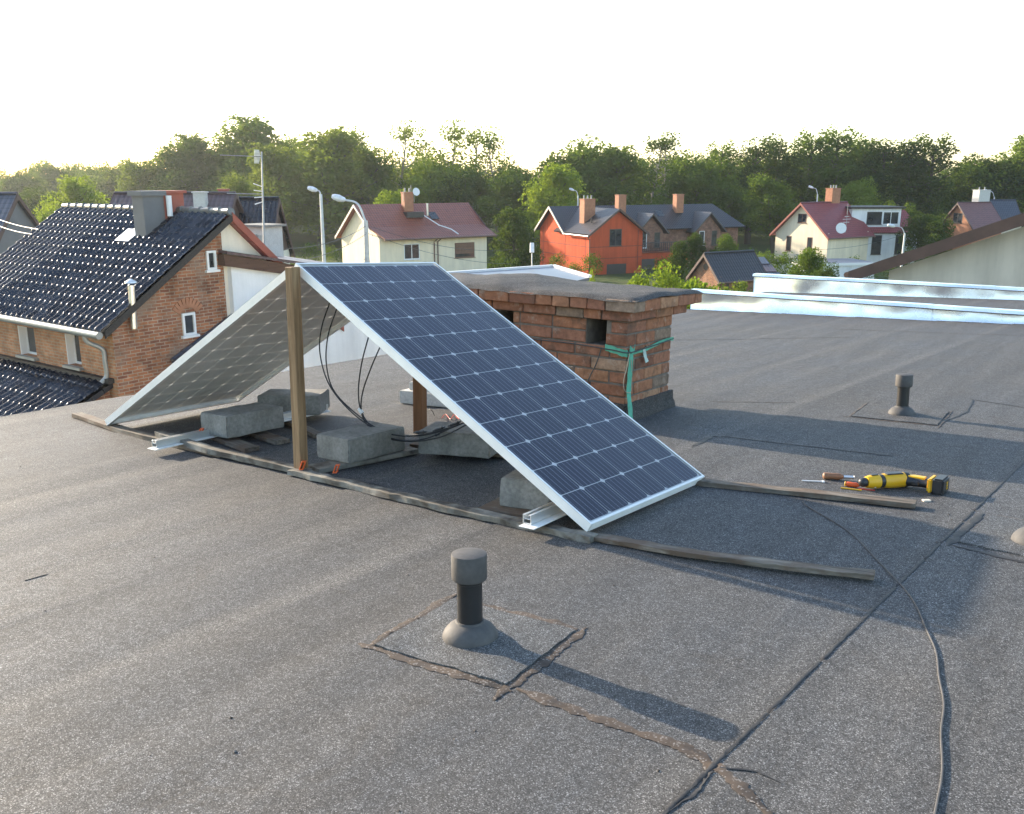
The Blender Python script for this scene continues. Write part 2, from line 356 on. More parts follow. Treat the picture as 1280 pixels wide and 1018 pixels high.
# ------------------------------------------------------------------ mesh helpers
class MB:
    def __init__(s): s.v = []; s.f = []; s.uv = []
    def add(s, pts, faces):
        o = len(s.v); s.v += [tuple(p) for p in pts]; s.f += [tuple(i + o for i in q) for q in faces]; return s
    def poly(s, *pts): return s.add(pts, [tuple(range(len(pts)))])
    def box(s, x0, x1, y0, y1, z0, z1, m=None):
        p = [Vector((x, y, z)) for z in (z0, z1) for x, y in ((x0, y0), (x1, y0), (x1, y1), (x0, y1))]
        if m is not None: p = [m @ q for q in p]
        return s.add(p, [(0, 3, 2, 1), (4, 5, 6, 7), (0, 1, 5, 4), (1, 2, 6, 5), (2, 3, 7, 6), (3, 0, 4, 7)])
    def prism(s, pts, ext):                       # polygon (any plane) pushed along a vector
        n = len(pts); e = Vector(ext); a = [Vector(p) for p in pts]; b = [p + e for p in a]
        return s.add(a + b, [tuple(range(n))[::-1], tuple(range(n, 2 * n))] + [(i, (i + 1) % n, n + (i + 1) % n, n + i) for i in range(n)])
    def tube(s, pts, r, seg=8, cap=True):
        pts = [Vector(p) for p in pts]; n = len(pts); rs = r if isinstance(r, (list, tuple)) else [r] * n
        ring = []; up = None
        for i, p in enumerate(pts):
            t = (pts[min(i + 1, n - 1)] - pts[max(i - 1, 0)]).normalized()
            if up is None: up = Vector((0, 0, 1)) if abs(t.z) < .9 else Vector((1, 0, 0))
            a = t.cross(up).normalized(); b = a.cross(t).normalized(); up = b
            ring += [p + (a * math.cos(2 * PI * k / seg) + b * math.sin(2 * PI * k / seg)) * rs[i] for k in range(seg)]
        F = [(i * seg + k, i * seg + (k + 1) % seg, (i + 1) * seg + (k + 1) % seg, (i + 1) * seg + k) for i in range(n - 1) for k in range(seg)]
        if cap: F += [tuple(range(seg))[::-1], tuple(range((n - 1) * seg, n * seg))]
        return s.add(ring, F)
    def lathe(s, prof, seg=24, c=(0, 0, 0), m=None):
        p = []
        for r, z in prof: p += [Vector((c[0] + r * math.cos(2 * PI * k / seg), c[1] + r * math.sin(2 * PI * k / seg), c[2] + z)) for k in range(seg)]
        if m is not None: p = [m @ q for q in p]
        n = len(prof)
        F = [(i * seg + k, i * seg + (k + 1) % seg, (i + 1) * seg + (k + 1) % seg, (i + 1) * seg + k) for i in range(n - 1) for k in range(seg)]
        F += [tuple(range(seg))[::-1], tuple(range((n - 1) * seg, n * seg))]
        return s.add(p, F)
    def mesh(s, name, mat, bevel=0, smooth=False, seg=1):
        me = bpy.data.meshes.new(name); me.from_pydata(s.v, [], s.f)
        bm = bmesh.new(); bm.from_mesh(me)
        bmesh.ops.remove_doubles(bm, verts=bm.verts, dist=1e-6)
        if any(len(e.link_faces) == 1 for e in bm.edges):      # open sheets face upwards
            bm.normal_update()
            if sum(f.normal.z * f.calc_area() for f in bm.faces) < -1e-9: bmesh.ops.reverse_faces(bm, faces=bm.faces)
        else: bmesh.ops.recalc_face_normals(bm, faces=bm.faces)
        if bevel:
            ed = [e for e in bm.edges if len(e.link_faces) == 2 and e.calc_face_angle(0) > .5]
            bmesh.ops.bevel(bm, geom=ed, offset=bevel, segments=seg, affect='EDGES', clamp_overlap=True)
        bm.to_mesh(me); bm.free()
        if smooth:
            me.polygons.foreach_set('use_smooth', [True] * len(me.polygons))
            me.set_sharp_from_angle(angle=R_(38))
        me.materials.append(mat); return me
    def build(s, name, mat, parent=None, frame=None, bevel=0, smooth=False, seg=1, local=False):
        return obj(name, s.mesh(name, mat, bevel, smooth, seg), parent, frame, local)
def obj(name, me, parent=None, frame=None, local=False):
    o = bpy.data.objects.new(name, me); COL.objects.link(o)
    if parent is not None:
        o.parent = parent
        if not local:
            root = parent
            w = WM.get(parent.name, Matrix.Identity(4))
            o.matrix_parent_inverse = w.inverted() @ (frame or FR.get(parent.name, Matrix.Identity(4)))
            WM[o.name] = frame or FR.get(parent.name, Matrix.Identity(4)); FR[o.name] = frame or FR.get(parent.name, Matrix.Identity(4))
    else:
        fr = frame or Matrix.Identity(4); o.matrix_world = fr; WM[o.name] = fr.copy(); FR[o.name] = fr.copy()
    return o
WM, FR = {}, {}
def tag(o, label, cat, group=None):
    o['label'] = label; o['category'] = cat
    if group: o['group'] = group
    return o
def thing(name, label, cat, loc=(0, 0, 0), rz_=0.0, group=None, frame=None):
    o = bpy.data.objects.new(name, None); COL.objects.link(o); o.empty_display_size = .1
    fr = frame or Matrix.Identity(4)
    o.matrix_world = fr @ Matrix.Translation(Vector(loc)) @ Matrix.Rotation(rz_, 4, 'Z')
    WM[o.name] = o.matrix_world.copy(); FR[o.name] = fr.copy()
    return tag(o, label, cat, group)
def structure(o): o['kind'] = 'structure'; return o
def copy_tree(src, loc=None, mw=None, label=None):
    r = src.copy(); COL.objects.link(r)
    if mw is not None: r.matrix_world = mw
    elif loc is not None: r.location = loc
    if label: r['label'] = label
    for ch in src.children:
        c = ch.copy(); COL.objects.link(c); c.parent = r
        for g in ch.children:
            d = g.copy(); COL.objects.link(d); d.parent = c
    return r
def wall_grid(mb, o, u, n, U, Z, holes, th):
    # a wall from o along u (unit), outward normal n, thickness th behind it, with rectangular holes (u0,u1,z0,z1)
    us = sorted({U[0], U[1], *[h[0] for h in holes], *[h[1] for h in holes]}); zs = sorted({Z[0], Z[1], *[h[2] for h in holes], *[h[3] for h in holes]})
    m = Matrix(((u.x, -n.x, 0, o.x), (u.y, -n.y, 0, o.y), (0, 0, 1, o.z), (0, 0, 0, 1)))
    for a, b in zip(us, us[1:]):
        for c, d in zip(zs, zs[1:]):
            if any(h[0] <= (a + b) / 2 <= h[1] and h[2] <= (c + d) / 2 <= h[3] for h in holes): continue
            mb.box(a, b, 0, th, c, d, m)
    return mb
def vn(x, y, s=0): # cheap smooth value noise
    return (math.sin(x * 1.7 + s) * math.cos(y * 1.3 + s * 2.1) + .5 * math.sin(x * 3.9 + y * 2.7 + s) + .25 * math.sin(x * 8.3 - y * 6.1 + 3 * s)) / 1.75

# ================================================================== SETTING
# ---- ground
def gz(x, y):
    s = (Vector((x, y, 0)) - Vector((CAM.x, CAM.y, 0))).dot(fh)
    k = min(1, max(0, (s - 150) / 250)); return -9.0 + 7 * k * k * (3 - 2 * k)
mb = MB(); N = 90; ext = 900
for i in range(N + 1):
    for j in range(N + 1):
        x = -ext + 2 * ext * i / N; y = -ext + 2 * ext * j / N; mb.v.append((x, y, gz(x, y) + .5 * vn(x * .03, y * .03)))
mb.f = [(i * (N + 1) + j, (i + 1) * (N + 1) + j, (i + 1) * (N + 1) + j + 1, i * (N + 1) + j + 1) for i in range(N) for j in range(N)]
structure(mb.build('ground', M['ground'], smooth=True))

# ---- the felt roof we stand on
XE = -2.75; YF = 9.95
deck = structure(obj('flat_roof', MB().box(XE + .02, 9, -7, YF, -.5, -.012).mesh('flat_roof', M['tar_black']), None, MR))
deck['label'] = 'large flat roof covered with grey granulated bitumen felt strips'
MB().box(XE + .3, 8.9, -6.9, YF + 6, -9.5, -.5).build('wall', M['plaster_grey'], deck)
SK = .062
def und(x, y): return .0035 * vn(x * 1.1, y * .45, 1.3) + .0022 * math.sin(x * 17 + 2.3 * vn(y * .4, x * .3)) * (.5 + .5 * vn(x * .8, y * .35, 4))
def sheet(name, edge0, edge1, ys, mat, lift0, lift1, nx=14, thick=.006, jit=.004, seed=0.):
    m = MB(); ny = len(ys)
    for j, y in enumerate(ys):
        a = edge0(y) + jit * vn(y * 2.3, seed) + .4 * jit * vn(y * 9, seed + 2); b = edge1(y) + jit * vn(y * 2.1, seed + 5)
        for i in range(nx + 1):
            x = a + (b - a) * i / nx; m.v.append((x, y, und(x, y) + lift0 + (lift1 - lift0) * i / nx))
    for j in range(ny - 1):
        for i in range(nx): k = j * (nx + 1) + i; m.f.append((k, k + 1, k + nx + 2, k + nx + 1))
    o = len(m.v)                                 # thickness: a skirt round the rim
    rim = [i for i in range(nx + 1)] + [j * (nx + 1) + nx for j in range(1, ny)] + [(ny - 1) * (nx + 1) + i for i in range(nx - 1, -1, -1)] + [j * (nx + 1) for j in range(ny - 2, 0, -1)]
    for k in rim: v = m.v[k]; m.v.append((v[0], v[1], v[2] - thick))
    L = len(rim)
    for q in range(L): m.f.append((rim[q], o + q, o + (q + 1) % L, rim[(q + 1) % L]))
    return m.build(name, mat, deck, smooth=True)
seams = [XE, -1.64, -.62, .40, 1.285, 2.775, 3.75, 4.75, 5.75, 6.75, 7.75, 8.9]
def sx(i): return (lambda y: seams[i] + (SK * y if i > 0 else 0))
for i in range(len(seams) - 1):
    y0, y1 = -6.9, YF
    ys = list(np.arange(y0, y1 + .01, .08))
    e0 = sx(i); e1 = (lambda y, i=i: sx(i + 1)(y) + (.07 if i < len(seams) - 2 else 0))
    sheet('felt_sheet', e0, e1, ys, M['felt'], .0055, -.001, 30 if i < 6 else 8, seed=i * 3.1)
# rounded felt lip over the left-hand edge
mb = MB(); ys = np.arange(-6.9, YF + .01, .25)
prof = [(.03, .002), (.0, .004), (-.03, -.004), (-.05, -.025), (-.055, -.12)]
for y in ys:
    for dx, z in prof: mb.v.append((XE + dx + .035 * vn(y * 1.1, 3) * (dx < .02), y, z + und(XE, y) + .003))
n = len(prof)
mb.f = [(j * n + i, j * n + i + 1, (j + 1) * n + i + 1, (j + 1) * n + i) for j in range(len(ys) - 1) for i in range(n - 1)]
mb.build('felt_lip', M['felt'], deck, smooth=True)

def surf(x, y):                                  # height of the felt at a point
    i = max(k for k in range(len(seams)) if x >= sx(k)(y)) if x >= XE else 0
    i = min(i, len(seams) - 2); a, b = sx(i)(y), sx(i + 1)(y) + .07
    return und(x, y) + .0055 - .0065 * (x - a) / (b - a)
def ribbon(name, pts, w, mat, jit=.35, seed=0, lift=.003, parent=None, step=False):
    m = MB(); P = [Vector((p[0], p[1], 0)) for p in pts]; Q = []
    for a, b in zip(P, P[1:]):
        n = max(2, int((b - a).length / .012)); Q += [a.lerp(b, k / n) for k in range(n)]
    Q.append(P[-1]); L = len(Q)
    for k, q in enumerate(Q):
        t = (Q[min(k + 1, L - 1)] - Q[max(k - 1, 0)]).normalized(); nn = Vector((-t.y, t.x, 0))
        ww = w * (1 + jit * vn(k * .11, seed) + jit * .7 * vn(k * .43, seed + 3) + jit * .6 * vn(k * 1.9, seed + 9)) * min(1, .3 + .12 * min(k, L - 1 - k))
        off = w * .22 * vn(k * .17, seed + 7) + w * .12 * vn(k * 1.3, seed + 2)
        zc = max(surf(*(q + nn * (ww * .5 * e + off)).xy) for e in (-1.3, -.5, 0, .5, 1.3)) if step else None
        for s_, h in ((-1, -.0008), (-.8, 0), (.8, 0), (1, -.0008)):
            p = q + nn * (ww * .5 * s_ + off); m.v.append((p.x, p.y, (zc if step else surf(p.x, p.y)) + h + .0024))
    m.f = [(k * 4 + i, k * 4 + i + 1, (k + 1) * 4 + i + 1, (k + 1) * 4 + i) for k in range(L - 1) for i in range(3)]
    return m.build(name, mat, parent or deck, smooth=True)
# tar lines along the strip joints and across them
ribbon('tar_seam', [(sx(5)(y) - .003, y) for y in np.arange(-3, 9.8, .4)], .010, M['tar_black'], .6, 1, .001, step=True)
for q, (k, ya, yb) in enumerate(((4, -1.45, -1.33), (4, -.72, -.62), (3, -1.60, -1.45))):
    ribbon('tar_seam', [(sx(k)(y) - .002, y) for y in np.linspace(ya, yb, 4)], .006, M['tar'], .8, 60 + q, .0012)
ribbon('tar_seam', [(2.13, -1.205), (2.35, -1.215), (2.60, -1.205), (2.71, -1.245)], .034, M['tar'], .5, 4)
ribbon('tar_seam', [(2.62, -1.205), (2.71, -1.25), (2.80, -1.31), (2.98, -1.42)], .026, M['tar'], .6, 5)
ribbon('tar_seam', [(2.672, -1.50), (2.697, -1.36), (2.704, -1.27)], .020, M['tar_black'], .5, 6, .001)
ribbon('tar_seam', [(2.71, -1.25), (2.78, -1.215), (2.84, -1.225)], .010, M['tar_black'], .6, 7)
ribbon('tar_seam', [(2.85, .62), (3.1, .575), (3.6, .50)], .030, M['tar_black'], .4, 8)
ribbon('tar_seam', [(2.836, .60), (2.88, 1.12)], .030, M['tar_black'], .4, 9)
ribbon('tar_seam', [(1.37, 1.56), (1.345, 1.90), (1.7, 1.915), (2.0, 1.94), (2.29, 1.955)], .016, M['tar_black'], .5, 10)
ribbon('tar_seam', [(1.35, 1.60), (1.36, 1.72), (1.345, 1.9)], .03, M['tar_black'], .5, 11)
ribbon('tar_seam', [(2.25, 1.94), (2.33, 1.955)], .05, M['tar_black'], .5, 12)
ribbon('tar_seam', [(2.36, 4.0), (2.55, 3.93), (2.76, 3.84), (3.3, 3.7)], .016, M['tar_black'], .5, 13)
ribbon('tar_seam', [(2.335, 2.9), (2.40, 3.25), (2.43, 3.5), (2.39, 3.98)], .02, M['tar_black'], .6, 14)
ribbon('tar_seam', [(.2, 8.2), (1.0, 8.35), (2.2, 8.55)], .016, M['tar'], .8, 15, .001)
ribbon('tar_seam', [(-1.0, 6.1), (-.2, 6.7), (.6, 7.4)], .008, M['tar'], .9, 16, .001)
ribbon('tar_seam', [(.9, 2.9), (1.4, 3.2)], .007, M['tar'], .9, 18, .001)
ribbon('tar_seam', [(.25, .05), (.8, -.02)], .01, M['tar_black'], .7, 19)

# ---- parapets at the far end of the roof, clad in galvanised sheet
def parapet(label, y, x0, x1, ztop, thick, pieces, zbase=-.25, seed=0):
    t = thing('parapet', label, 'parapet', (x0, y, 0), 0, None, MR)
    MB().box(x0 + .03, x1, y + .02, y + thick - .02, zbase, min(ztop(x0), ztop(x1)) - .03).build('core', M['mortar'], t)
    xs = np.linspace(x0, x1, pieces + 1)
    for k in range(pieces):
        a, b = xs[k], xs[k + 1]; m = MB(); rr_ = random.Random(seed + k)
        nx_, nz_ = 10, 5; d0 = rr_.uniform(-.004, .004)
        for i in range(nx_ + 1):
            x = a + (b + .03 - a) * i / nx_
            for j in range(nz_ + 1):
                z0 = surf_y(x); z = z0 + (ztop(x) - .02 - z0) * j / nz_
                m.v.append((x, y - .004 * (k % 2) + d0 + .007 * vn(x * 2.2, z * 6, seed + k) - .03 * (1 - j / nz_) ** 3, z))
        m.f = [(i * (nz_ + 1) + j, (i + 1) * (nz_ + 1) + j, (i + 1) * (nz_ + 1) + j + 1, i * (nz_ + 1) + j + 1) for i in range(nx_) for j in range(nz_)]
        m.build('cladding_sheet', M['galv'], t, smooth=True)
        c = MB(); n_ = 8; lift = .003 * (k % 2)
        for i in range(n_ + 1):
            x = a - .02 + (b - a + .04) * i / n_; zt = ztop(x) + lift + .002 * vn(x * 3, seed)
            for dy, dz in ((-.035, -.055), (-.045, -.04), (-.035, 0), (thick * .5, .006), (thick + .035, -.01), (thick + .04, -.05)): c.v.append((x, y + dy, zt + dz))
        c.f = [(i * 6 + j, (i + 1) * 6 + j, (i + 1) * 6 + j + 1, i * 6 + j + 1) for i in range(n_) for j in range(5)]
        cp = c.build('coping', M['galv'], t)
        MB().lathe([(.008, 0), (.008, .004), (.003, .006)], 8, (0, 0, 0), Matrix.Translation((a + .5, y - .037, ztop(a + .5) - .045)) @ Matrix.Rotation(PI / 2, 4, 'X')).build('rivet', M['zinc'], t)
    e = MB().poly((x0, y - .03, zbase), (x0, y + thick, zbase), (x0, y + thick, ztop(x0)), (x0, y - .03, ztop(x0))); e.build('end_sheet', M['galv'], t)
    return t
def surf_y(x): return -.02
parapet('galvanised sheet parapet edging the far end of the felt roof', 10.0, -2.47, 6.0, lambda x: .272 - .031 * (x + 1.5), .25, 5, seed=3)
parapet('second galvanised sheet parapet, behind the parapet that edges the felt roof', 13.0, -2.62, 7.0, lambda x: .415 - .0315 * (x + 2.6), .3, 5, -.3, seed=9)
structure(MB().box(-2.4, 9, 10.26, 12.98, -.3, .10).build('rear_flat_roof', M['felt'], None, MR))
# tarred joint where felt meets the parapet
ribbon('tar_seam', [(x, 9.90 + .01 * vn(x * 5, 2)) for x in np.arange(-2.5, 5, .2)], .05, M['tar_black'], .6, 20, .01)

# ================================================================== SOLAR PANELS
PL, PW, PT = 1.956, .992, .04
cell_me = None
def solar_panel(label, o, d, y):
    global cell_me
    d = Vector(d).normalized(); y = Vector(y); y = (y - d * y.dot(d)).normalized(); n = d.cross(y)
    m = Matrix(((d.x, y.x, n.x, o[0]), (d.y, y.y, n.y, o[1]), (d.z, y.z, n.z, o[2]), (0, 0, 0, 1)))
    t = bpy.data.objects.new('solar_panel', None); COL.objects.link(t); t.matrix_world = MR @ m
    tag(t, label, 'solar panel', 'the two solar panels of the tent-like stand')
    def bar(L, mat_):                            # extrusion along local x, outer wall at y=0, top at z=0
        b = MB(); b.box(0, L, .0008, .0035, -PT, -.0006); b.box(0, L, .0008, .0115, -.0018, 0); b.box(0, L, .0008, .024, -PT, -PT + .0018); b.box(0, L, .0035, .009, -.0115, -.0098)
        for z in (-.0065, -.0165, -.0265, -.0365): b.box(.0005, L - .0005, 0, .0009, z - .0028, z + .0028)
        if mat_ is not None: b.v = [tuple(mat_ @ Vector(q)) for q in b.v]
        return b
    I = Matrix.Identity(4)
    bar(PL, I).build('frame_bar', M['alu_white'], t, local=True)
    bar(PL, Matrix.Translation((PL, PW, 0)) @ Matrix.Rotation(PI, 4, 'Z')).build('frame_bar', M['alu_white'], t, local=True)
    bar(PW - .024, Matrix.Translation((.0, PW - .012, 0)) @ Matrix.Rotation(-PI / 2, 4, 'Z')).build('frame_bar', M['alu_white'], t, local=True)
    bar(PW - .024, Matrix.Translation((PL, .012, 0)) @ Matrix.Rotation(PI / 2, 4, 'Z')).build('frame_bar', M['alu_white'], t, local=True)
    e = .004
    MB().poly((e, e, -.0088), (PL - e, e, -.0088), (PL - e, PW - e, -.0088), (e, PW - e, -.0088)).build('backsheet', M['backsheet'], t, local=True)
    MB().poly((e, e, -.0032), (PL - e, e, -.0032), (PL - e, PW - e, -.0032), (e, PW - e, -.0032)).build('glass_pane', M['solar_glass'], t, local=True)
    if cell_me is None:
        h, c = .078, .0125
        cell_me = MB().prism([(-h, -h + c, 0), (-h + c, -h, 0), (h - c, -h, 0), (h, -h + c, 0), (h, h - c, 0), (h - c, h, 0), (-h + c, h, 0), (-h, h - c, 0)], (0, 0, .0003)).mesh('cell', M['cell'])
    mx, my = (PL - 12 * .156 - 11 * .0036) / 2, (PW - 6 * .156 - 5 * .0036) / 2
    for i in range(12):
        for j in range(6):
            c = obj('cell', cell_me, t, local=True); c.location = (mx + .078 + i *   .1596, my + .078 + j *   .1596, -.0084)
    jb = MB(); jb.box(.10, .20, PW / 2 - .055, PW / 2 + .055, -.032, -.0092); jb.build('junction_box', M['black_plastic'], t, local=True, bevel=.004)
    return t
P1o = Vector((0, 0, 1.037))
p1 = solar_panel('dark blue solar panel whose cell side faces the drill and the open felt roof', P1o, Vector((1.696, -.085, .066)) - P1o, (.035, .991, -.025))
P2o = Vector((-.082, .026, 1.013))
Y2 = Vector((-.008, .992, -.005)).normalized() * PW
p2 = solar_panel('solar panel seen from its grey underside, leaning towards the brick house', P2o + Y2, Vector((-1.711, -.019, -.948)), -Y2)

# ================================================================== TIMBER, RAILS, BLOCKS UNDER THE PANELS
def board(name, label, cat, pts, w, h, mat, group=None, z0=.006, wear=.004, seed=0, nsub=14):
    # a slightly bent, worn board along a polyline in the roof frame (own local x along its length)
    a = Vector((pts[0][0], pts[0][1], 0)); b = Vector((pts[-1][0], pts[-1][1], 0)); L = (b - a).length; ang = math.atan2(b.y - a.y, b.x - a.x)
    inv = Matrix.Rotation(-ang, 4, 'Z') @ Matrix.Translation(-a)
    P = [inv @ Vector((p[0], p[1], 0)) for p in pts]; zs = [p[2] if len(p) > 2 else 0 for p in pts]
    m = MB(); rr_ = random.Random(seed)
    for k in range(nsub + 1):
        s = L * k / nsub; q = next((i for i in range(len(P) - 1) if P[i + 1].x >= s - 1e-6), len(P) - 2)
        tt = 0 if P[q + 1].x == P[q].x else (s - P[q].x) / (P[q + 1].x - P[q].x); yy = P[q].y + (P[q + 1].y - P[q].y) * tt; zz = zs[q] + (zs[q + 1] - zs[q]) * tt
        j = lambda: rr_.uniform(-wear, wear)
        x = s + (rr_.uniform(-wear, wear) if 0 < k < nsub else 0)
        for dy, dz in ((-w / 2, 0), (w / 2, 0), (w / 2, h), (-w / 2, h)): m.v.append((x, yy + dy + j(), zz + z0 + dz + (j() * .5 if dz else 0)))
    m.f = [(k * 4 + i, k * 4 + (i + 1) % 4, (k + 1) * 4 + (i + 1) % 4, (k + 1) * 4 + i) for k in range(nsub) for i in range(4)] + [(3, 2, 1, 0), tuple(nsub * 4 + i for i in range(4))]
    me = m.mesh(name, mat, bevel=.0012)
    o = obj(name, me, None, MR @ Matrix.Translation(a) @ Matrix.Rotation(ang, 4, 'Z'))
    return tag(o, label, cat, group)
board('wooden_lath', 'pale thin wooden lath at the bottom of the panel leaning towards the brick house', 'lath', [(-2.33, .13), (-1.62, .02), (-.98, -.02), (-.60, -.03)], .062, .026, M['wood_grey'], seed=1)
board('wooden_lath', 'grey lath running from the aluminium rail to the foot of the front post', 'lath', [(-1.25, .012, .026), (-.7, -.045, .012), (.06, -.04, .0)], .055, .03, M['wood_mossy'], seed=2)
board('wooden_lath', 'thick mossy split lath lying in front of the concrete block beside the post', 'lath', [(-.03, -.065), (.5, -.085), (1.0, -.105), (1.72, -.105)], .058, .026, M['wood_mossy'], seed=3, wear=.007, nsub=30)
board('wooden_lath', 'long lath end sticking out under the dark blue panel nearest the vent pipe patch', 'lath', [(1.66, -.082, .002), (2.05, -.058, .006), (2.4, .012, .008), (2.70, .10, .006)], .055, .018, M['wood_grey'], seed=4, nsub=20)
board('wooden_lath', 'lath end reaching out behind the dark blue panel towards the yellow drill', 'lath', [(.35, .78), (1.2, .84), (1.75, .885), (2.63, 1.06)], .065, .022, M['wood_grey'], seed=5, nsub=20)
board('plank_offcut', 'plank offcut under the concrete block nearest the aluminium rail', 'plank', [(-1.06, .245), (-.57, .13)], .085, .024, M['wood_grey'], 'plank offcuts under the blocks', seed=7, nsub=5)
board('plank_offcut', 'plank offcut poking out between the two concrete blocks behind the post', 'plank', [(-.92, .43), (-.57, .345)], .09, .024, M['wood_grey'], 'plank offcuts under the blocks', seed=8, nsub=4)
board('plank_offcut', 'reddish plank offcut behind the front post', 'plank', [(-1.02, .77), (-.52, .575)], .06, .024, M['wood_grey'], 'plank offcuts under the blocks', seed=9, nsub=5)
board('plank_offcut', 'plank offcut under the pale block by the dark blue panel', 'plank', [(1.11, .085), (1.42, .12)], .30, .022, M['wood_grey'], 'plank offcuts under the blocks', seed=10, nsub=4)
board('plank_offcut', 'long plank under the concrete block beside the front post', 'plank', [(.03, .02), (.16, .62)], .12, .024, M['wood_mossy'], 'plank offcuts under the blocks', seed=11, nsub=6)
board('plank_offcut', 'plank lying below the bundle of cables', 'plank', [(.08, .72), (.62, .86)], .10, .024, M['wood_grey'], 'plank offcuts under the blocks', seed=12, nsub=5)
def post(label, base, top, w, mat, d=None):
    m = MB(); base = Vector(base); top = Vector(top); d = d or w
    for k in range(9):
        c = base.lerp(top, k / 8)
        for sx_, sy_ in ((-1, -1), (1, -1), (1, 1), (-1, 1)): m.v.append(tuple(c - base + Vector((sx_ * w / 2 + .0012 * vn(k * 2.2, sx_), sy_ * d / 2 + .0012 * vn(k * 1.7, sy_), 0))))
    m.f = [(k * 4 + i, k * 4 + (i + 1) % 4, (k + 1) * 4 + (i + 1) % 4, (k + 1) * 4 + i) for k in range(8) for i in range(4)] + [(3, 2, 1, 0), (32, 33, 34, 35)]
    o = obj('timber_post', m.mesh('timber_post', mat, bevel=.003), None, MR @ Matrix.Translation(base)); return tag(o, label, 'post', 'posts holding up the solar panels')
_b = ry(375.5, 586, -.04); _t = ry(364.5, 334, -.04)
post('squared light brown timber post standing upright in front of the ridge of the panels', (_b.x, -.035, .03), (_t.x, -.035, _t.z), .052, M['wood_post'])
_b = ry(521, 545, 1.0); _t = ry(529, 480, 1.0)
post('red-brown timber post at the rear, mostly hidden under the dark blue panel', (_b.x + .01, 1.02, .0), (_b.x + .03, 1.02, .96), .07, M['wood_red'], .05)
# aluminium rails
def rail(label, a, b):
    a = Vector(a); b = Vector(b); L = (b - a).length; ang = math.atan2(b.y - a.y, b.x - a.x)
    t = bpy.data.objects.new('aluminium_rail', None); COL.objects.link(t); t.matrix_world = MR @ Matrix.Translation(a) @ Matrix.Rotation(ang, 4, 'Z'); tag(t, label, 'rail', 'aluminium mounting rails')
    m = MB(); m.box(.03, L, -.02, .02, .006, .010); m.box(.03, L, -.02, -.0165, .010, .040); m.box(.03, L, .0165, .02, .010, .040); m.box(.03, L, -.02, -.008, .040, .0435); m.box(.03, L, .008, .02, .040, .0435); m.box(.031, L, -.0165, .0165, .024, .027)
    m.build('channel', M['alu'], t, local=True, bevel=.0008)
    MB().box(0, L - .01, -.055, .018, .0, .0045).build('base_strip', M['alu_white'], t, local=True, bevel=.001)
    return t
_a = rz(187, 563, .03); _b = rz(408, 516, .02)
rail('aluminium rail below the concrete blocks, its open end near the pale lath', (_a.x, _a.y, .035), (_b.x, _b.y, .02))
_a = rz(653, 659, .05)
rail('aluminium rail end sticking out under the lower corner of the dark blue panel', (_a.x, _a.y, .048), (_a.x + .02, .95, .03))
# concrete blocks
def block(label, c, ang, sz=(.24, .38, .12), tilt=0.0, mat='concrete', seed=0, taper=0.0):
    m = MB(); x, y, z = sz; rr_ = random.Random(seed); nn = 5
    bm = bmesh.new(); bmesh.ops.create_cube(bm, size=1.0)
    bmesh.ops.scale(bm, vec=(x, y, z), verts=bm.verts); bmesh.ops.bevel(bm, geom=list(bm.edges), offset=.006, segments=2, affect='EDGES')
    bmesh.ops.subdivide_edges(bm, edges=[e for e in bm.edges if e.calc_length() > .06], cuts=4, use_grid_fill=True)
    for v in bm.verts:
        k = 1 - taper * (v.co.z / z + .5); v.co.x *= k; v.co.y *= k
        v.co += Vector((rr_.uniform(-1, 1), rr_.uniform(-1, 1), rr_.uniform(-1, 1))) * .0012 + .002 * Vector((vn(v.co.y * 20, v.co.z * 20, seed), vn(v.co.x * 20, v.co.z * 25, seed), vn(v.co.x * 17, v.co.y * 17, seed)))
        v.co.z += z / 2
    me = bpy.data.meshes.new('concrete_block'); bm.to_mesh(me); bm.free(); me.materials.append(M[mat])
    me.polygons.foreach_set('use_smooth', [True] * len(me.polygons)); me.set_sharp_from_angle(angle=R_(45))
    o = obj('concrete_block', me, None, MR @ Matrix.Translation(Vector(c)) @ Matrix.Rotation(ang, 4, 'Z') @ Matrix.Rotation(tilt, 4, 'X')); return tag(o, label, 'concrete block', 'concrete blocks weighing down the stand')
block('grey concrete block on the aluminium rail, nearest the panel seen from below', (-.915, .35, .045), R_(-2), (.25, .40, .125), seed=1)
block('concrete block furthest from the camera, beside the far end of the aluminium rail', (-1.13, .93, .04), R_(32), (.40, .26, .125), seed=2)
block('grey concrete block standing right beside the front post', (.035, .36, .032), R_(-3), (.25, .40, .125), seed=3)
block('concrete block lying behind the bundle of cables', (.44, .70, .032), R_(17), (.40, .25, .125), seed=4)
block('pale concrete block half hidden behind the edge of the dark blue panel', (1.27, .20, .03), R_(10), (.24, .34, .125), .02, seed=5, taper=.06)
_p = rz(508, 503)
block('limewashed concrete block lying behind the red-brown post', (_p.x + .27, _p.y + .02, .006), R_(6), (.55, .14, .09), seed=6, mat='concrete_white')
block('smaller pale block resting on the limewashed block behind the red-brown post', (_p.x + .22, _p.y + .03, .095), R_(4), (.34, .10, .06), seed=7, mat='concrete_white')
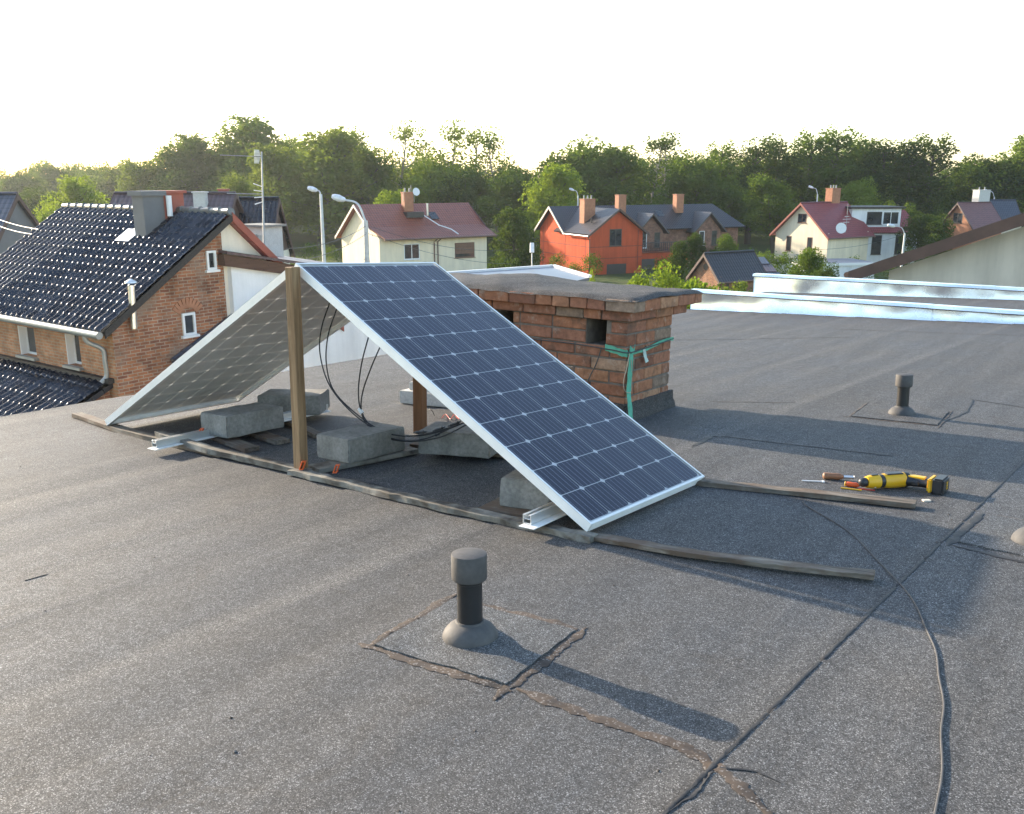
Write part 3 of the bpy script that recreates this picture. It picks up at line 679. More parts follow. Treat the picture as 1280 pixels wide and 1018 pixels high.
# orange clips
def clip(label, px, py, z, s=1.0):
    p = rz(px, py, z); h, w, q = .042 * s, .020 * s, .005
    m = MB(); sh = .016
    def P(u, v): return (u + sh * v / h, 0, v)
    outer = [P(-w / 2, 0), P(w / 2, 0), P(w / 2, h), P(-w / 2, h)]; inner = [P(-w / 2 + q, q), P(w / 2 - q, q), P(w / 2 - q, h - q), P(-w / 2 + q, h - q)]
    for y in (0, .022):
        m.v += [(a, y, c) for a, _, c in outer] + [(a, y, c) for a, _, c in inner]
    for i in range(4):
        j = (i + 1) % 4
        m.f += [(i, j, 4 + j, 4 + i), (8 + j, 8 + i, 12 + i, 12 + j), (j, i, 8 + i, 8 + j), (4 + i, 4 + j, 12 + j, 12 + i)]
    o = obj('orange_clip', m.mesh('orange_clip', M['orange_plastic'], bevel=.001), None, MR @ Matrix.Translation(p) @ Matrix.Rotation(R_(32), 4, 'Z')); return tag(o, label, 'plastic clip', 'orange plastic clips on the laths')
clip('small orange plastic clip at the foot of the front post', 376, 588, .035, 1.05)
clip('small orange plastic clip in front of the concrete block beside the post', 418, 592, .04)
clip('small orange plastic clip between aluminium rail and concrete block', 249, 545, .05)

# cables
def smooth_path(pts, n=8):
    P = [Vector(p) for p in pts]; P = [P[0] * 2 - P[1]] + P + [P[-1] * 2 - P[-2]]; out = []
    for i in range(1, len(P) - 2):
        for k in range(n):
            t = k / n; a, b, c, d = P[i - 1:i + 3]
            out.append(.5 * ((2 * b) + (c - a) * t + (2 * a - 5 * b + 4 * c - d) * t * t + (3 * b - a - 3 * c + d) * t ** 3))
    out.append(P[-2]); return out
def cable(label, pts, r=.0038, mat='cable', group='cables hanging from the panels', seg=6, name='cable'):
    o = MB().tube(smooth_path(pts), r, seg).build(name, M[mat], None, MR, smooth=True); return tag(o, label, 'cable', group)
def cy(px, py, y): return ry(px, py, y)
cable('black cable looping down from the panel seen from below, outer loop', [cy(413, 376, .50), cy(402, 410, .49), cy(400, 442, .48), cy(411, 480, .47), cy(436, 512, .46), cy(470, 537, .45), cy(505, 545, .46), cy(540, 541, .50), cy(585, 527, .55)])
cable('black cable hanging just inside the outer loop', [cy(421, 386, .52), cy(410, 420, .51), cy(408, 455, .50), cy(417, 488, .49), cy(445, 517, .47), cy(482, 541, .46), cy(520, 545, .48), cy(556, 538, .52), cy(590, 524, .57)])
cable('black cable dropping from the middle of the dark blue panel', [cy(461, 420, .50), cy(452, 455, .49), cy(448, 490, .48), cy(452, 515, .47), cy(466, 535, .46), cy(492, 549, .45), cy(530, 549, .48), cy(575, 530, .54)])
cable('black cable nearest the rear post, dropping from the dark blue panel', [cy(475, 434, .52), cy(463, 462, .50), cy(453, 492, .49), cy(452, 516, .47), cy(460, 532, .46), cy(480, 547, .45), cy(515, 552, .46), cy(552, 546, .50), cy(585, 530, .56)])
o = MB().tube([cy(449, 511, .473), cy(453, 517, .473)], .011, 10).build('cable_tie', M['white_plastic'], None, MR); tag(o, 'white cable tie round the hanging black cables', 'cable tie')
for k, (a, b, lab) in enumerate([((517, 541), (533, 540), 'black cable connector lowest in the cable bundle'), ((541, 539), (556, 534), 'black cable connector in the middle of the cable bundle'), ((560, 533), (576, 527), 'black cable connector under the edge of the dark blue panel'), ((532, 546), (550, 543), 'black cable connector underneath the other connectors')]):
    A = cy(*a, .49 + .02 * k); B = cy(*b, .50 + .02 * k); v = B - A
    o = MB().tube([A, A + v * .15, A + v * .2, A + v * .45, A + v * .5, A + v * .8, A + v * .85, B], [.004, .0045, .0085, .0085, .007, .0095, .005, .004], 8).build('cable_connector', M['black_plastic'], None, MR, smooth=True)
    tag(o, lab, 'connector', 'connectors in the cable bundle')
# thin red string beside the rear block
cable('tangled red string on the felt behind the rear block', [rz(552, 523, .02), rz(557, 518, .012), rz(563, 524, .012), rz(568, 518, .015), rz(574, 524, .012), rz(570, 520, .012), rz(580, 519, .012)], .0022, 'red_plastic', None, 5, 'red_string')
cable('short dark wire standing up behind the rear block', [rz(543, 520, .01), rz(541, 515, .04), rz(538, 512, .06), rz(536, 513, .05)], .002, 'cable', None, 5, 'wire_end')
# the loose cord across the right-hand side
_cord = [(2.2, .90), (2.25, .81), (2.48, .58), (2.674, .282), (2.802, .072), (2.872, -.07), (2.930, -.226), (2.984, -.37), (3.021, -.524), (3.060, -.67), (3.081, -.817), (3.114, -.98), (3.131, -1.141), (3.17, -1.6), (3.16, -2.2)]
cable('thin black cord lying in a long curve over the felt from the rear lath', [(x, y, surf(x, y) + .003) for x, y in _cord], .0027, 'cord_grey', None, 6, 'cord')

# ================================================================== VENT PIPES
def vent_proto(label):
    t = thing('vent_pipe', label, 'vent pipe', (0, 0, 0), 0, 'vent pipes through the felt roof', MR)
    MB().lathe([(.083, -.006), (.082, .006), (.077, .018), (.066, .032), (.052, .042), (.043, .046), (.040, .052)], 36).build('collar', M['pvc_cap'], t, local=True, smooth=True)
    MB().lathe([(.037, .03), (.037, .19)], 32).build('pipe', M['pvc_black'], t, local=True, smooth=True)
    MB().lathe([(.0385, .178), (.050, .179), (.0515, .182), (.0515, .2530), (.0508, .2545), (.047, .2555), (.028, .2590), (.004, .2602)], 36).build('cap', M['pvc_cap'], t, local=True, smooth=True)
    MB().lathe([(.0385, .168), (.0395, .169), (.0395, .176), (.0385, .177)], 32).build('ring', M['pvc_black'], t, local=True, smooth=True)
    return t
def vent_patch(cx, cy_, hx, hy, rot_, seed, mat='felt_patch', tw=.034, sides=(1, 1, 1, 1)):
    c, s = math.cos(rot_), math.sin(rot_); W = lambda u, v: (cx + u * c - v * s, cy_ + u * s + v * c)
    m = MB(); n = 16
    for j in range(n + 1):
        for i in range(n + 1):
            u, v = -hx + 2 * hx * i / n, -hy + 2 * hy * j / n; rr_ = .006 * vn(i * .7, j * .6, seed)
            x, y = W(u + rr_ * (abs(u) > hx * .9), v + rr_ * (abs(v) > hy * .9)); d = math.hypot(u, v)
            m.v.append((x, y, surf(x, y) + .006 + .010 * math.exp(-(d / .12) ** 2) + .002 * vn(u * 9, v * 9, seed)))
    m.f = [(j * (n + 1) + i, j * (n + 1) + i + 1, (j + 1) * (n + 1) + i + 1, (j + 1) * (n + 1) + i) for j in range(n) for i in range(n)]
    rim = [i for i in range(n + 1)] + [j * (n + 1) + n for j in range(1, n + 1)] + [n * (n + 1) + i for i in range(n - 1, -1, -1)] + [j * (n + 1) for j in range(n - 1, 0, -1)]
    o = len(m.v)
    for k in rim: v = m.v[k]; m.v.append((v[0], v[1], v[2] - .012))
    for q in range(len(rim)): m.f.append((rim[q], o + q, o + (q + 1) % len(rim), rim[(q + 1) % len(rim)]))
    m.build('felt_patch', M[mat], deck, smooth=True)
    e = .015
    S = [((-hx - .05, -hy - e), (hx + .03, -hy - e)), ((hx + e, -hy - .08), (hx + e, hy + .04)), ((hx, hy + e), (-hx, hy + e)), ((-hx - e, hy + .05), (-hx - e, -hy - .02))]
    for k, ((a, b), (a2, b2)) in enumerate(S):
        if sides[k]: ribbon('tar_edge', [W(a, b), W((a + a2) / 2, (b + b2) / 2), W(a2, b2)], tw, M['tar'], .5, seed + k, .004)
v1 = vent_proto('grey-capped black vent pipe on a tar-edged felt patch, in front of the solar panels')
vp = rz(588, 801)
v1.matrix_world = MR @ Matrix.Translation((vp.x, vp.y, surf(vp.x, vp.y) + .010))
vent_patch(1.865, -1.03, .222, .195, R_(3.5), 31)
vp2 = rz(1127, 520)
copy_tree(v1, mw=MR @ Matrix.Translation((vp2.x, vp2.y, surf(vp2.x, vp2.y) + .010)) @ Matrix.Rotation(.7, 4, 'Z'), label='vent pipe farther off, behind the yellow drill on the sunlit felt')
vent_patch(2.10, 3.15, .25, .25, R_(3), 41, 'felt', .014)
vp3 = rz(1294, 681)
copy_tree(v1, mw=MR @ Matrix.Translation((vp3.x, vp3.y, surf(vp3.x, vp3.y) + .010)) @ Matrix.Rotation(1.9, 4, 'Z'), label='vent pipe of which only the collar edge shows at the picture border')
vent_patch(3.14, .86, .255, .225, R_(-6), 51, 'felt_patch', .02, (0, 0, 1, 0))

rg_ = random.Random(5); gm = MB()
for k in range(260):
    x, y = rg_.uniform(-2.6, 3.6), rg_.uniform(-2.2, 4.5); z_ = surf(x, y); r0 = rg_.uniform(.0015, .005); a0 = rg_.uniform(0, 6.3)
    pts = [(x + math.cos(a0 + q * 1.26) * r0 * rg_.uniform(.6, 1.3), y + math.sin(a0 + q * 1.26) * r0 * rg_.uniform(.6, 1.3), z_ + .001) for q in range(5)]
    gm.add(pts + [(x, y, z_ + r0 * .9)], [(q, (q + 1) % 5, 5) for q in range(5)])
gr_ = gm.build('roof_grit', M['tar'], None, MR); gr_['kind'] = 'stuff'; gr_['label'] = 'scattered grit and crumbs of tar lying on the felt'

# ================================================================== BRICK CHIMNEY ON THE ROOF
CH = MR @ Matrix.Translation((.73, 1.95, 0)) @ Matrix.Rotation(R_(2.0), 4, 'Y')
ch = thing('roof_chimney', 'long low brick chimney stack with felt-covered top standing on the roof', 'chimney', (0, 0, 0), 0, None, CH)
CL, CW, CHH, CS = 1.70, .62, .632, 2.02
H1 = (-.295, -.150, .470, .632); H2 = (-1.0, -.86, .470, .632)
mb = MB(); wall_grid(mb, Vector((-CL, .007, 0)), Vector((1, 0, 0)), Vector((0, -1, 0)), (0.0, CL - .007), (-.06, CHH), [(h[0] + CL, h[1] + CL, h[2], h[3]) for h in (H1, H2)], .26)
mb.box(-CL, -.007, .268, CW - .007, -.06, CHH - .001); mb.build('mortar_core', M['mortar'], ch)
bm_cache = {}
def brick_mesh(L, D, H, var):
    k = (round(L, 3), round(D, 3), round(H, 3), var)
    if k not in bm_cache:
        rr_ = random.Random(hash(k) & 0xffff); m = MB().box(-L / 2, L / 2, -D / 2, D / 2, -H / 2, H / 2)
        m.v = [tuple(c + rr_.uniform(-.0022, .0022) for c in v) for v in m.v]; bm_cache[k] = m.mesh('brick', M['brick'], bevel=.005)
    return bm_cache[k]
def brick(c, L, D, H, rotz=0.0, jitter=.0025):
    o = obj('brick', brick_mesh(L, D, H, random.randint(0, 2)), ch, local=True)
    o.location = Vector(c) + Vector((random.uniform(-.001, .001), random.uniform(-jitter, jitter), random.uniform(-.0015, .0015)))
    o.rotation_euler = (random.uniform(-.006, .006), random.uniform(-.006, .006), rotz + random.uniform(-.008, .008)); return o
co = .0788; bl, bh, bd = .245, .068, .115
def in_hole(x0, x1, z):
    return any(h[2] < z < h[3] and x1 > h[0] + .005 and x0 < h[1] - .005 for h in (H1, H2))
k = 0; z = .0
while z + bh < CHH + .01:
    zc = z + bh / 2 + .006
    odd = k % 2
    # front face, from the corner towards -x
    x = 0.0 if not odd else -.125
    while x > -CL + .25:
        L = bl if random.random() < .75 else .118
        a, b = x - L, x
        if in_hole(a, b, zc):
            h = next(h for h in (H1, H2) if h[2] < zc < h[3] and b > h[0] and a < h[1])
            if b - h[1] > .04: brick(((b + h[1]) / 2, bd / 2, zc), b - h[1], bd, bh)
            x = h[0] - .004
            continue
        brick(((a + b) / 2, bd / 2 + .0, zc), L, bd, bh); x = a - .010
    # right-hand face (plane x = 0)
    y = .128 if not odd else 0.0
    while y < CW - .05:
        L = min(bl, CW - y); brick((-bd / 2, y + L / 2, zc), L, bd, bh, PI / 2, .0015); y += L + .010
    z += co; k += 1
# two corbel courses
for (ov, zc, hh, seed, far) in ((.032, .664, .058, 1, .15), (.085, .733, .070, 2, .27)):
    x = ov
    while x > -CS:
        L = random.choice((.245, .245, .2, .12)); brick((x - L / 2, -ov + .07, zc), L, .14, hh, 0, .004); x -= L + .008
    y = -ov + .145
    while y < CW + far - .05:
        L = min(random.choice((.245, .2, .25)), CW + far - y); brick((ov - .07, y + L / 2, zc), L, .14, hh, PI / 2, .004); y += L + .008
MB().box(-CS, .022, -.02, CW + .13, .6335, .694).build('corbel_core', M['mortar_dark'], ch)
MB().box(-CS, .07, -.07, CW + .25, .6985, .766).build('corbel_core', M['mortar_dark'], ch)
m = MB(); nx_, ny_ = 60, 26
for i in range(nx_ + 1):
    for j in range(ny_ + 1):
        x = -CS - .02 + (CS + .115) * i / nx_; y = -.095 + (CW + .38) * j / ny_
        edge = min(i, nx_ - i, j, ny_ - j)
        dr = (-.022 if edge == 0 else -.004 if edge == 1 else .0) + .004 * vn(i * .35, j * .4, 2)
        x += .006 * vn(j * .9, 3) * (i in (0, nx_)); y += .008 * vn(i * .6, 5) * (j in (0, ny_))
        hump = .05 * math.exp(-((x + 1.1) / .35) ** 2) * math.sin(PI * j / ny_)
        m.v.append((x, y, .784 + dr + hump + .012 * math.sin(PI * j / ny_) + .008 * vn(x * 5, y * 6, 8)))
m.f = [(i * (ny_ + 1) + j, (i + 1) * (ny_ + 1) + j, (i + 1) * (ny_ + 1) + j + 1, i * (ny_ + 1) + j + 1) for i in range(nx_) for j in range(ny_)]
m.build('felt_cover', M['felt_dark'], ch, smooth=True)
m = MB().box(-.5, .10, .30, .56, .0, .0); 
# felt upstand round the foot
def upstand(pts, nrm):
    b = MB(); a = Vector(pts[0]); c = Vector(pts[1]); n = Vector(nrm); K = 20
    for i in range(K + 1):
        p = a.lerp(c, i / K)
        for q, (o_, z_) in enumerate(((.002, .118), (.016, .112), (.020, .06), (.034, .045), (.046, -.01))): b.v.append(tuple(p + n * (o_ + .003 * vn(i * .6, q)) + Vector((0, 0, z_ + .004 * vn(i * .8, q + 4)))))
    b.f = [(i * 5 + j, (i + 1) * 5 + j, (i + 1) * 5 + j + 1, i * 5 + j + 1) for i in range(K) for j in range(4)]
    b.build('felt_upstand', M['felt_dark'], ch, smooth=True)
upstand(((-CL, -.002, 0), (.03, -.002, 0)), (0, -1, 0)); upstand(((.002, -.03, 0), (.002, CW + .04, 0)), (1, 0, 0))
# green strap, wire and string tied round the chimney
st = thing('green_strap', 'torn green woven strap tied round the corner of the roof chimney', 'strap', (.005, -.012, .45), 0, None, CH)
def strip(pts, w, wd, mat, parent, name, th=.0025):
    b = MB(); P = smooth_path(pts, 5); wd = Vector(wd).normalized()
    for i, p in enumerate(P):
        ww = w * (1 + .18 * vn(i * .7, 2)); tw = wd
        t = (P[min(i + 1, len(P) - 1)] - P[max(i - 1, 0)]).normalized(); n = t.cross(tw).normalized()
        for a, c in ((-.5, -th), (.5, -th), (.5, th), (-.5, th)): b.v.append(tuple(p + tw * (a * ww) + n * c * .5))
    K = len(P); b.f = [(i * 4 + j, i * 4 + (j + 1) % 4, (i + 1) * 4 + (j + 1) % 4, (i + 1) * 4 + j) for i in range(K - 1) for j in range(4)] + [(3, 2, 1, 0), tuple((K - 1) * 4 + q for q in range(4))]
    return b.build(name, mat, parent, smooth=True)
strip([(-.145, -.012, .462), (-.08, -.014, .452), (-.02, -.016, .440), (.014, -.012, .438)], .042, (0, 0, 1), M['green_strap'], st, 'front_band')
strip([(.012, .0, .438), (.014, .08, .436), (.014, .25, .442), (.013, .42, .462), (.012, .55, .470), (.012, .63, .468)], .022, (0, 0, 1), M['green_strap'], st, 'side_band')
strip([(.016, .022, .45), (.022, .02, .40), (.024, .012, .30), (.028, .0, .20), (.05, -.012, .10), (.062, -.02, .03)], .034, (.35, 1, 0), M['green_strap'], st, 'hanging_tail')
strip([(.016, .01, .47), (.024, .03, .45), (.022, .06, .455), (.016, .07, .47)], .035, (0, .2, 1), M['green_strap'], st, 'knot')
strip([(.016, .20, .45), (.022, .21, .40), (.03, .225, .36)], .035, (0, 1, .2), M['strap_pale'], st, 'loose_end')
o = MB().tube(smooth_path([(-1.2, -.012, .475), (-.8, -.014, .462), (-.4, -.013, .462), (-.1, -.02, .452), (.018, -.018, .445), (.018, .2, .448), (.017, .5, .462), (.012, .63, .47)]), .004, 6).build('wire_tie', M['wire'], None, CH, smooth=True); tag(o, 'dark wire wound round the roof chimney with the green strap', 'wire')
o = MB().tube(smooth_path([(.02, .0, .44), (.024, -.03, .36), (.026, -.07, .28), (.03, -.06, .22), (.034, .0, .195), (.03, .03, .22), (.028, .03, .30), (.026, .015, .40)]), .0025, 5).build('string_loop', M['string'], None, CH, smooth=True); tag(o, 'pale string loop hanging from the green strap on the chimney', 'string')
o = MB().tube(smooth_path([(-.17, -.014, .455), (-.185, -.016, .40), (-.205, -.02, .34), (-.235, -.02, .28), (-.27, -.02, .2)]), .004, 6).build('hanging_wire', M['wire'], None, CH, smooth=True); tag(o, 'dark wire end hanging slantwise down the chimney front', 'wire')

# ================================================================== TOOLS ON THE FELT
def tool_frame(px, py, ang, z=0.0):
    p = rz(px, py); return MR @ Matrix.Translation((p.x, p.y, surf(p.x, p.y) + z)) @ Matrix.Rotation(ang, 4, 'Z')
CAZ = math.atan2(.578, .815)                     # azimuth of the camera's right
DF = tool_frame(1129, 609, CAZ)
dr = thing('cordless_drill', 'yellow and black cordless drill lying on its side with its battery towards the camera', 'drill', (0, 0, 0), 0, None, DF)
ah = math.atan2(-.22, -.975); ag = math.atan2(-.62, .78)
MH = DF @ Matrix.Rotation(ah, 4, 'Z'); MG = DF @ Matrix.Rotation(ag, 4, 'Z')
Ry90 = Matrix.Rotation(PI / 2, 4, 'Y')
def ltube(prof, name, mat, frame, zc, parent=dr, sy=1.0, seg=20):
    m_ = Matrix.Translation((0, 0, zc)) @ Matrix.Scale(sy, 4, (0, 1, 0)) @ Ry90
    return MB().lathe(prof, seg, (0, 0, 0), m_).build(name, mat, parent, frame, smooth=True)
ltube([(.016, -.030), (.028, -.026), (.033, -.014), (.0345, .02), (.0345, .075), (.033, .112)], 'housing', M['yellow'], MH, .036)
ltube([(.0335, -.0175), (.0350, -.015), (.0358, .002), (.0350, .004)], 'vent_band', M['black_plastic'], MH, .036)
ltube([(.031, .1125), (.032, .114), (.032, .130), (.030, .132)], 'torque_ring', M['black_plastic'], MH, .036)
ltube([(.031, .1325), (.0325, .136), (.031, .175), (.026, .196)], 'gear_housing', M['yellow'], MH, .036)
ltube([(.020, .1965), (.022, .200), (.021, .218), (.015, .228), (.008, .232)], 'chuck', M['black_plastic'], MH, .036)
MB().box(-.02, .105, -.030, .030, .006, .060).build('body_shell', M['yellow'], dr, MH, bevel=.012, seg=3)
MB().box(.012, .095, -.0365, -.0300, .018, .046).build('rubber_pad', M['black_plastic'], dr, MH, bevel=.002)
MB().box(.015, .100, -.020, .020, .066, .0725).build('label_plate', M['black_plastic'], dr, MH, bevel=.003)
MB().box(.025, .085, -.030, -.012, .058, .068, ).build('side_stripe', M['screw_steel'], dr, MH, bevel=.002)
MB().box(.140, .175, -.010, .010, .066, .071).build('speed_switch', M['black_plastic'], dr, MH, bevel=.002)
ltube([(.026, .0), (.024, .04), (.0215, .085), (.023, .115)], 'grip', M['black_plastic'], MG, .034, sy=1.25)
MB().box(.0, .095, -.016, .018, .046, .0615).build('grip_inlay', M['yellow'], dr, MG, bevel=.003)
MB().box(.045, .075, -.040, -.022, .024, .044).build('trigger', M['black_plastic'], dr, MG, bevel=.004)
MB().box(.112, .135, -.050, .045, .004, .068).build('battery_mount', M['yellow'], dr, MG, bevel=.006, seg=2)
MB().box(.1355, .185, -.058, .052, .001, .074).build('battery', M['black_plastic'], dr, MG, bevel=.008, seg=2)
for k in range(3): MB().box(.1855, .187, -.006, .014, .020 + .013 * k, .028 + .013 * k).build('battery_mark', M['yellow'], dr, MG)
def screwdriver(name, label, px, py, ang, Lh, rh, Ls, rs, mat, ring=None):
    fr = tool_frame(px, py, ang)
    t = thing(name, label, 'screwdriver', (0, 0, 0), 0, 'screwdrivers beside the drill', fr)
    ltube([(rh * .5, 0), (rh * .95, .006), (rh, .02), (rh * .88, Lh * .45), (rh, Lh * .75), (rh * .7, Lh - .008), (rh * .45, Lh)], 'handle', mat, fr, rh, t, seg=14)
    ltube([(rs, Lh + .0005), (rs, Lh + Ls * .9), (rs * 1.3, Lh + Ls * .93), (rs * .5, Lh + Ls)], 'shaft', M['screw_steel'], fr, rh, t, seg=8)
    if ring: ltube([(rh * .9, -.004), (rh * 1.02, -.002), (rh * .9, -.0005)], 'end_cap', ring, fr, rh, t, seg=14)
screwdriver('screwdriver', 'screwdriver with thick brown handle, leftmost of the tools', 1028, 600, CAZ + R_(-14), .095, .017, .05, .008, M['brown_handle'])
screwdriver('screwdriver', 'small orange-handled screwdriver in front of the yellow drill', 1057, 609, CAZ + R_(-30), .062, .012, .07, .0025, M['orange_plastic'], M['yellow'])
fr = tool_frame(1002, 603, CAZ + R_(-12)); t = thing('white_key', 'thin white rod with small head lying left of the brown screwdriver', 'rod', (0, 0, 0), 0, None, fr)
ltube([(.002, 0), (.0028, .004), (.0028, .085), (.0045, .088), (.0045, .092)], 'rod', M['white_plastic'], fr, .005, t, seg=8); MB().box(.092, .104, -.010, .010, .001, .008).build('head', M['white_plastic'], t, fr, bevel=.002)
o = MB().tube([(0, 0, .004), (.09, 0, .004)], .0035, 6).build('yellow_pencil', M['yellow'], None, tool_frame(1051, 612, CAZ + R_(-28))); tag(o, 'thin yellow pencil beside the orange screwdriver', 'pencil')
o = MB().tube([(0, 0, .004), (.07, 0, .004)], .003, 6).build('red_pencil', M['red_plastic'], None, tool_frame(1073, 613, CAZ + R_(-25))); tag(o, 'thin red rod pointing from the yellow drill to the lath', 'rod')
o = MB().box(-.016, .016, -.011, .011, 0, .006).build('cardboard_scrap', M['verge_white'], None, tool_frame(1158, 627, CAZ)); tag(o, 'pale scrap just under the drill battery', 'scrap')
#@@PART2@@
# ================================================================== HOUSES
GR = -9.0
def frame_at(px, py, d, yaw, z=GR):
    p = G(px, py, d); return Matrix.Translation((p.x, p.y, z)) @ Matrix.Rotation(R_(yaw), 4, 'Z')
def roof_slab(parent, frame, e0, e1, r1, r0, th, mat, name='roof'):
    e0, e1, r1, r0 = map(Vector, (e0, e1, r1, r0)); u = (e1 - e0).normalized(); n = (e1 - e0).cross(r0 - e0).normalized()
    if n.z < 0: n = -n
    v = n.cross(u)
    if v.z < 0: v = -v
    bm = bmesh.new(); uvl = bm.loops.layers.uv.new('UVMap'); top = [bm.verts.new(p) for p in (e0, e1, r1, r0)]; bot = [bm.verts.new(p - n * th) for p in (e0, e1, r1, r0)]
    bm.faces.new(top); bm.faces.new(bot[::-1])
    for i in range(4): j = (i + 1) % 4; bm.faces.new((top[j], top[i], bot[i], bot[j]))
    for f in bm.faces:
        for l in f.loops: q = l.vert.co - e0; l[uvl].uv = (q.dot(u), q.dot(v))
    bmesh.ops.recalc_face_normals(bm, faces=bm.faces)
    me = bpy.data.meshes.new(name); bm.to_mesh(me); bm.free(); me.materials.append(mat)
    return obj(name, me, parent, frame)
def window(parent, frame, o, u, n, w, h, mat, mull=1, sill=True, fw=.07, pane='glass', proud=.02, name='window'):
    o, u, n = Vector(o), Vector(u), Vector(n); m = Matrix(((u.x, n.x, 0, o.x), (u.y, n.y, 0, o.y), (0, 0, 1, o.z), (0, 0, 0, 1)))
    b = MB(); b.box(0, w, -.04, proud, 0, fw, m); b.box(0, w, -.04, proud, h - fw, h, m); b.box(0, fw, -.04, proud, fw, h - fw, m); b.box(w - fw, w, -.04, proud, fw, h - fw, m)
    for k in range(1, mull + 1): c = w * k / (mull + 1); b.box(c - fw * .5, c + fw * .5, -.04, proud - .004, fw, h - fw, m)
    wo = b.build(name, mat, parent, frame)
    MB().box(fw, w - fw, -.03, .004, fw, h - fw, m).build('pane', M[pane], wo, frame)
    if sill: MB().box(-.06, w + .06, -.04, .09, -.06, -.003, m).build('sill', mat, wo, frame)
    return wo
def stack(parent, frame, x, y, z0, z1, sx_, sy_, mat, cap=None, pots=0, name='chimney'):
    b = MB().box(x - sx_ / 2, x + sx_ / 2, y - sy_ / 2, y + sy_ / 2, z0, z1 - .08); b.box(x - sx_ / 2 - .05, x + sx_ / 2 + .05, y - sy_ / 2 - .05, y + sy_ / 2 + .05, z1 - .078, z1)
    c = b.build(name, mat, parent, frame)
    for k in range(pots):
        MB().lathe([(.08, 0), (.07, .3), (.09, .31), (.09, .35)], 10, (x - sx_ / 2 + sx_ * (k + .5) / pots, y, z1 + .001)).build('flue_pot', cap or M['zinc'], c, frame, smooth=True)
    return c
def gable_house(name, label, fr, L, W, he, hr, wall, roof, ov=.35, gable_ov=.35, verge='verge_brown', ridge_y=None, wallg=None, group=None):
    t = thing(name, label, 'house', (0, 0, 0), 0, group, fr)
    yc = ridge_y or W / 2
    b = MB().box(0, L, 0, W, 0, he); b.build('wall', wall, t)
    for x0, x1 in ((0, .25), (L - .25, L)): MB().prism([(x0, 0, he + .001), (x0, W, he + .001), (x0, yc, hr - .05)], (x1 - x0, 0, 0)).build('gable', wallg or wall, t)
    s1 = (hr - he) / yc; s2 = (hr - he) / (W - yc)
    roof_slab(t, fr, (-gable_ov, -ov, he - s1 * ov), (L + gable_ov, -ov, he - s1 * ov), (L + gable_ov, yc, hr), (-gable_ov, yc, hr), .14, roof)
    roof_slab(t, fr, (L + gable_ov, W + ov, he - s2 * ov), (-gable_ov, W + ov, he - s2 * ov), (-gable_ov, yc, hr), (L + gable_ov, yc, hr), .14, roof)
    for x in (-gable_ov, L + gable_ov):
        s_ = -1 if x < 0 else 1; v = MB()
        for (ya, za, yb, zb) in ((-ov, he - s1 * ov, yc, hr), (W + ov, he - s2 * ov, yc, hr)):
            v.prism([(x, ya, za + .02), (x, yb, zb + .02), (x, yb, zb - .24), (x, ya, za - .24)], (.06 * s_, 0, 0))
        v.build('bargeboard', M[verge], t)
    MB().tube([(-gable_ov, -ov - .07, he - s1 * ov - .06), (L + gable_ov, -ov - .07, he - s1 * ov - .06)], .075, 8).build('gutter', M['gutter_brown'], t, smooth=True)
    MB().tube([(-gable_ov, yc, hr + .02), (L + gable_ov, yc, hr + .02)], .09, 8).build('ridge_cap', roof, t, smooth=True)
    return t
LF, RT, FRT = ((0, -1, 0), (-1, 0, 0)), ((0, 1, 0), (1, 0, 0)), ((1, 0, 0), (0, -1, 0))   # (u, n) of the left gable, right gable, front

# ---- cream house with red-brown roof
F_ = frame_at(474, 297, 79, 69.4)
cr = thing('cream_house', 'cream rendered house with red-brown tiled roof and one closed brown shutter', 'house', (0, 0, 0), 0, None, F_)
L, W, he, hr = 11, 8, 5.1, 7.95
MB().box(0, L, 0, W, 0, he).build('wall', M['plaster_cream'], cr)
for x0 in (0, L - .25): MB().prism([(x0, 0, he + .001), (x0, W, he + .001), (x0, 4.0, hr - .05)], (.25, 0, 0)).build('gable', M['plaster_cream'], cr)
roof_slab(cr, F_, (-.45, 1.3, 6.05), (L + .45, 1.3, 6.05), (L + .45, 4, hr), (-.45, 4, hr), .14, M['tile_red'])
roof_slab(cr, F_, (.25, -.75, 5.12), (L + .6, -.75, 5.12), (L + .45, 1.32, 6.06), (-.30, 1.32, 6.06), .13, M['tile_red'], 'lower_roof')
roof_slab(cr, F_, (L + .45, W + .4, 4.9), (-.45, W + .4, 4.9), (-.45, 4, hr), (L + .45, 4, hr), .14, M['tile_red'])
for sgn in (0, 1):
    v = MB(); x = -.45 if sgn == 0 else L + .45
    for ya, za, yb, zb in ((.35, 5.55, 4, hr), (W + .4, 4.9, 4, hr)): v.prism([(x, ya, za + .02), (x, yb, zb + .02), (x, yb, zb - .22), (x, ya, za - .22)], (-.06 if sgn == 0 else .06, 0, 0))
    v.build('bargeboard', M['verge_white'] if sgn == 0 else M['verge_brown'], cr)
MB().tube([(.1, -.82, 5.07), (L + .6, -.82, 5.07)], .08, 8).build('gutter', M['gutter_brown'], cr, smooth=True)
for x in (5.4, 5.75): MB().tube([(x, -.8, 5.05), (x, -.3, 4.8), (x, -.07, 4.7), (x, -.07, 0)], .05, 8).build('downpipe', M['gutter_brown'], cr, smooth=True)
window(cr, F_, (2.35, 0, 3.25), *FRT, 1.55, 1.35, M['white_pvc'])
wo = window(cr, F_, (7.55, 0, 3.15), *FRT, 2.1, 1.35, M['shutter'], 0)
for k in range(6): MB().box(7.63, 9.57, -.05, -.024, 3.50 + k * .155, 3.645 + k * .155).build('shutter_slat', M['shutter'], wo)
window(cr, F_, (0, 3.1, 3.2), *LF, .75, 1.4, M['shutter'], 0)
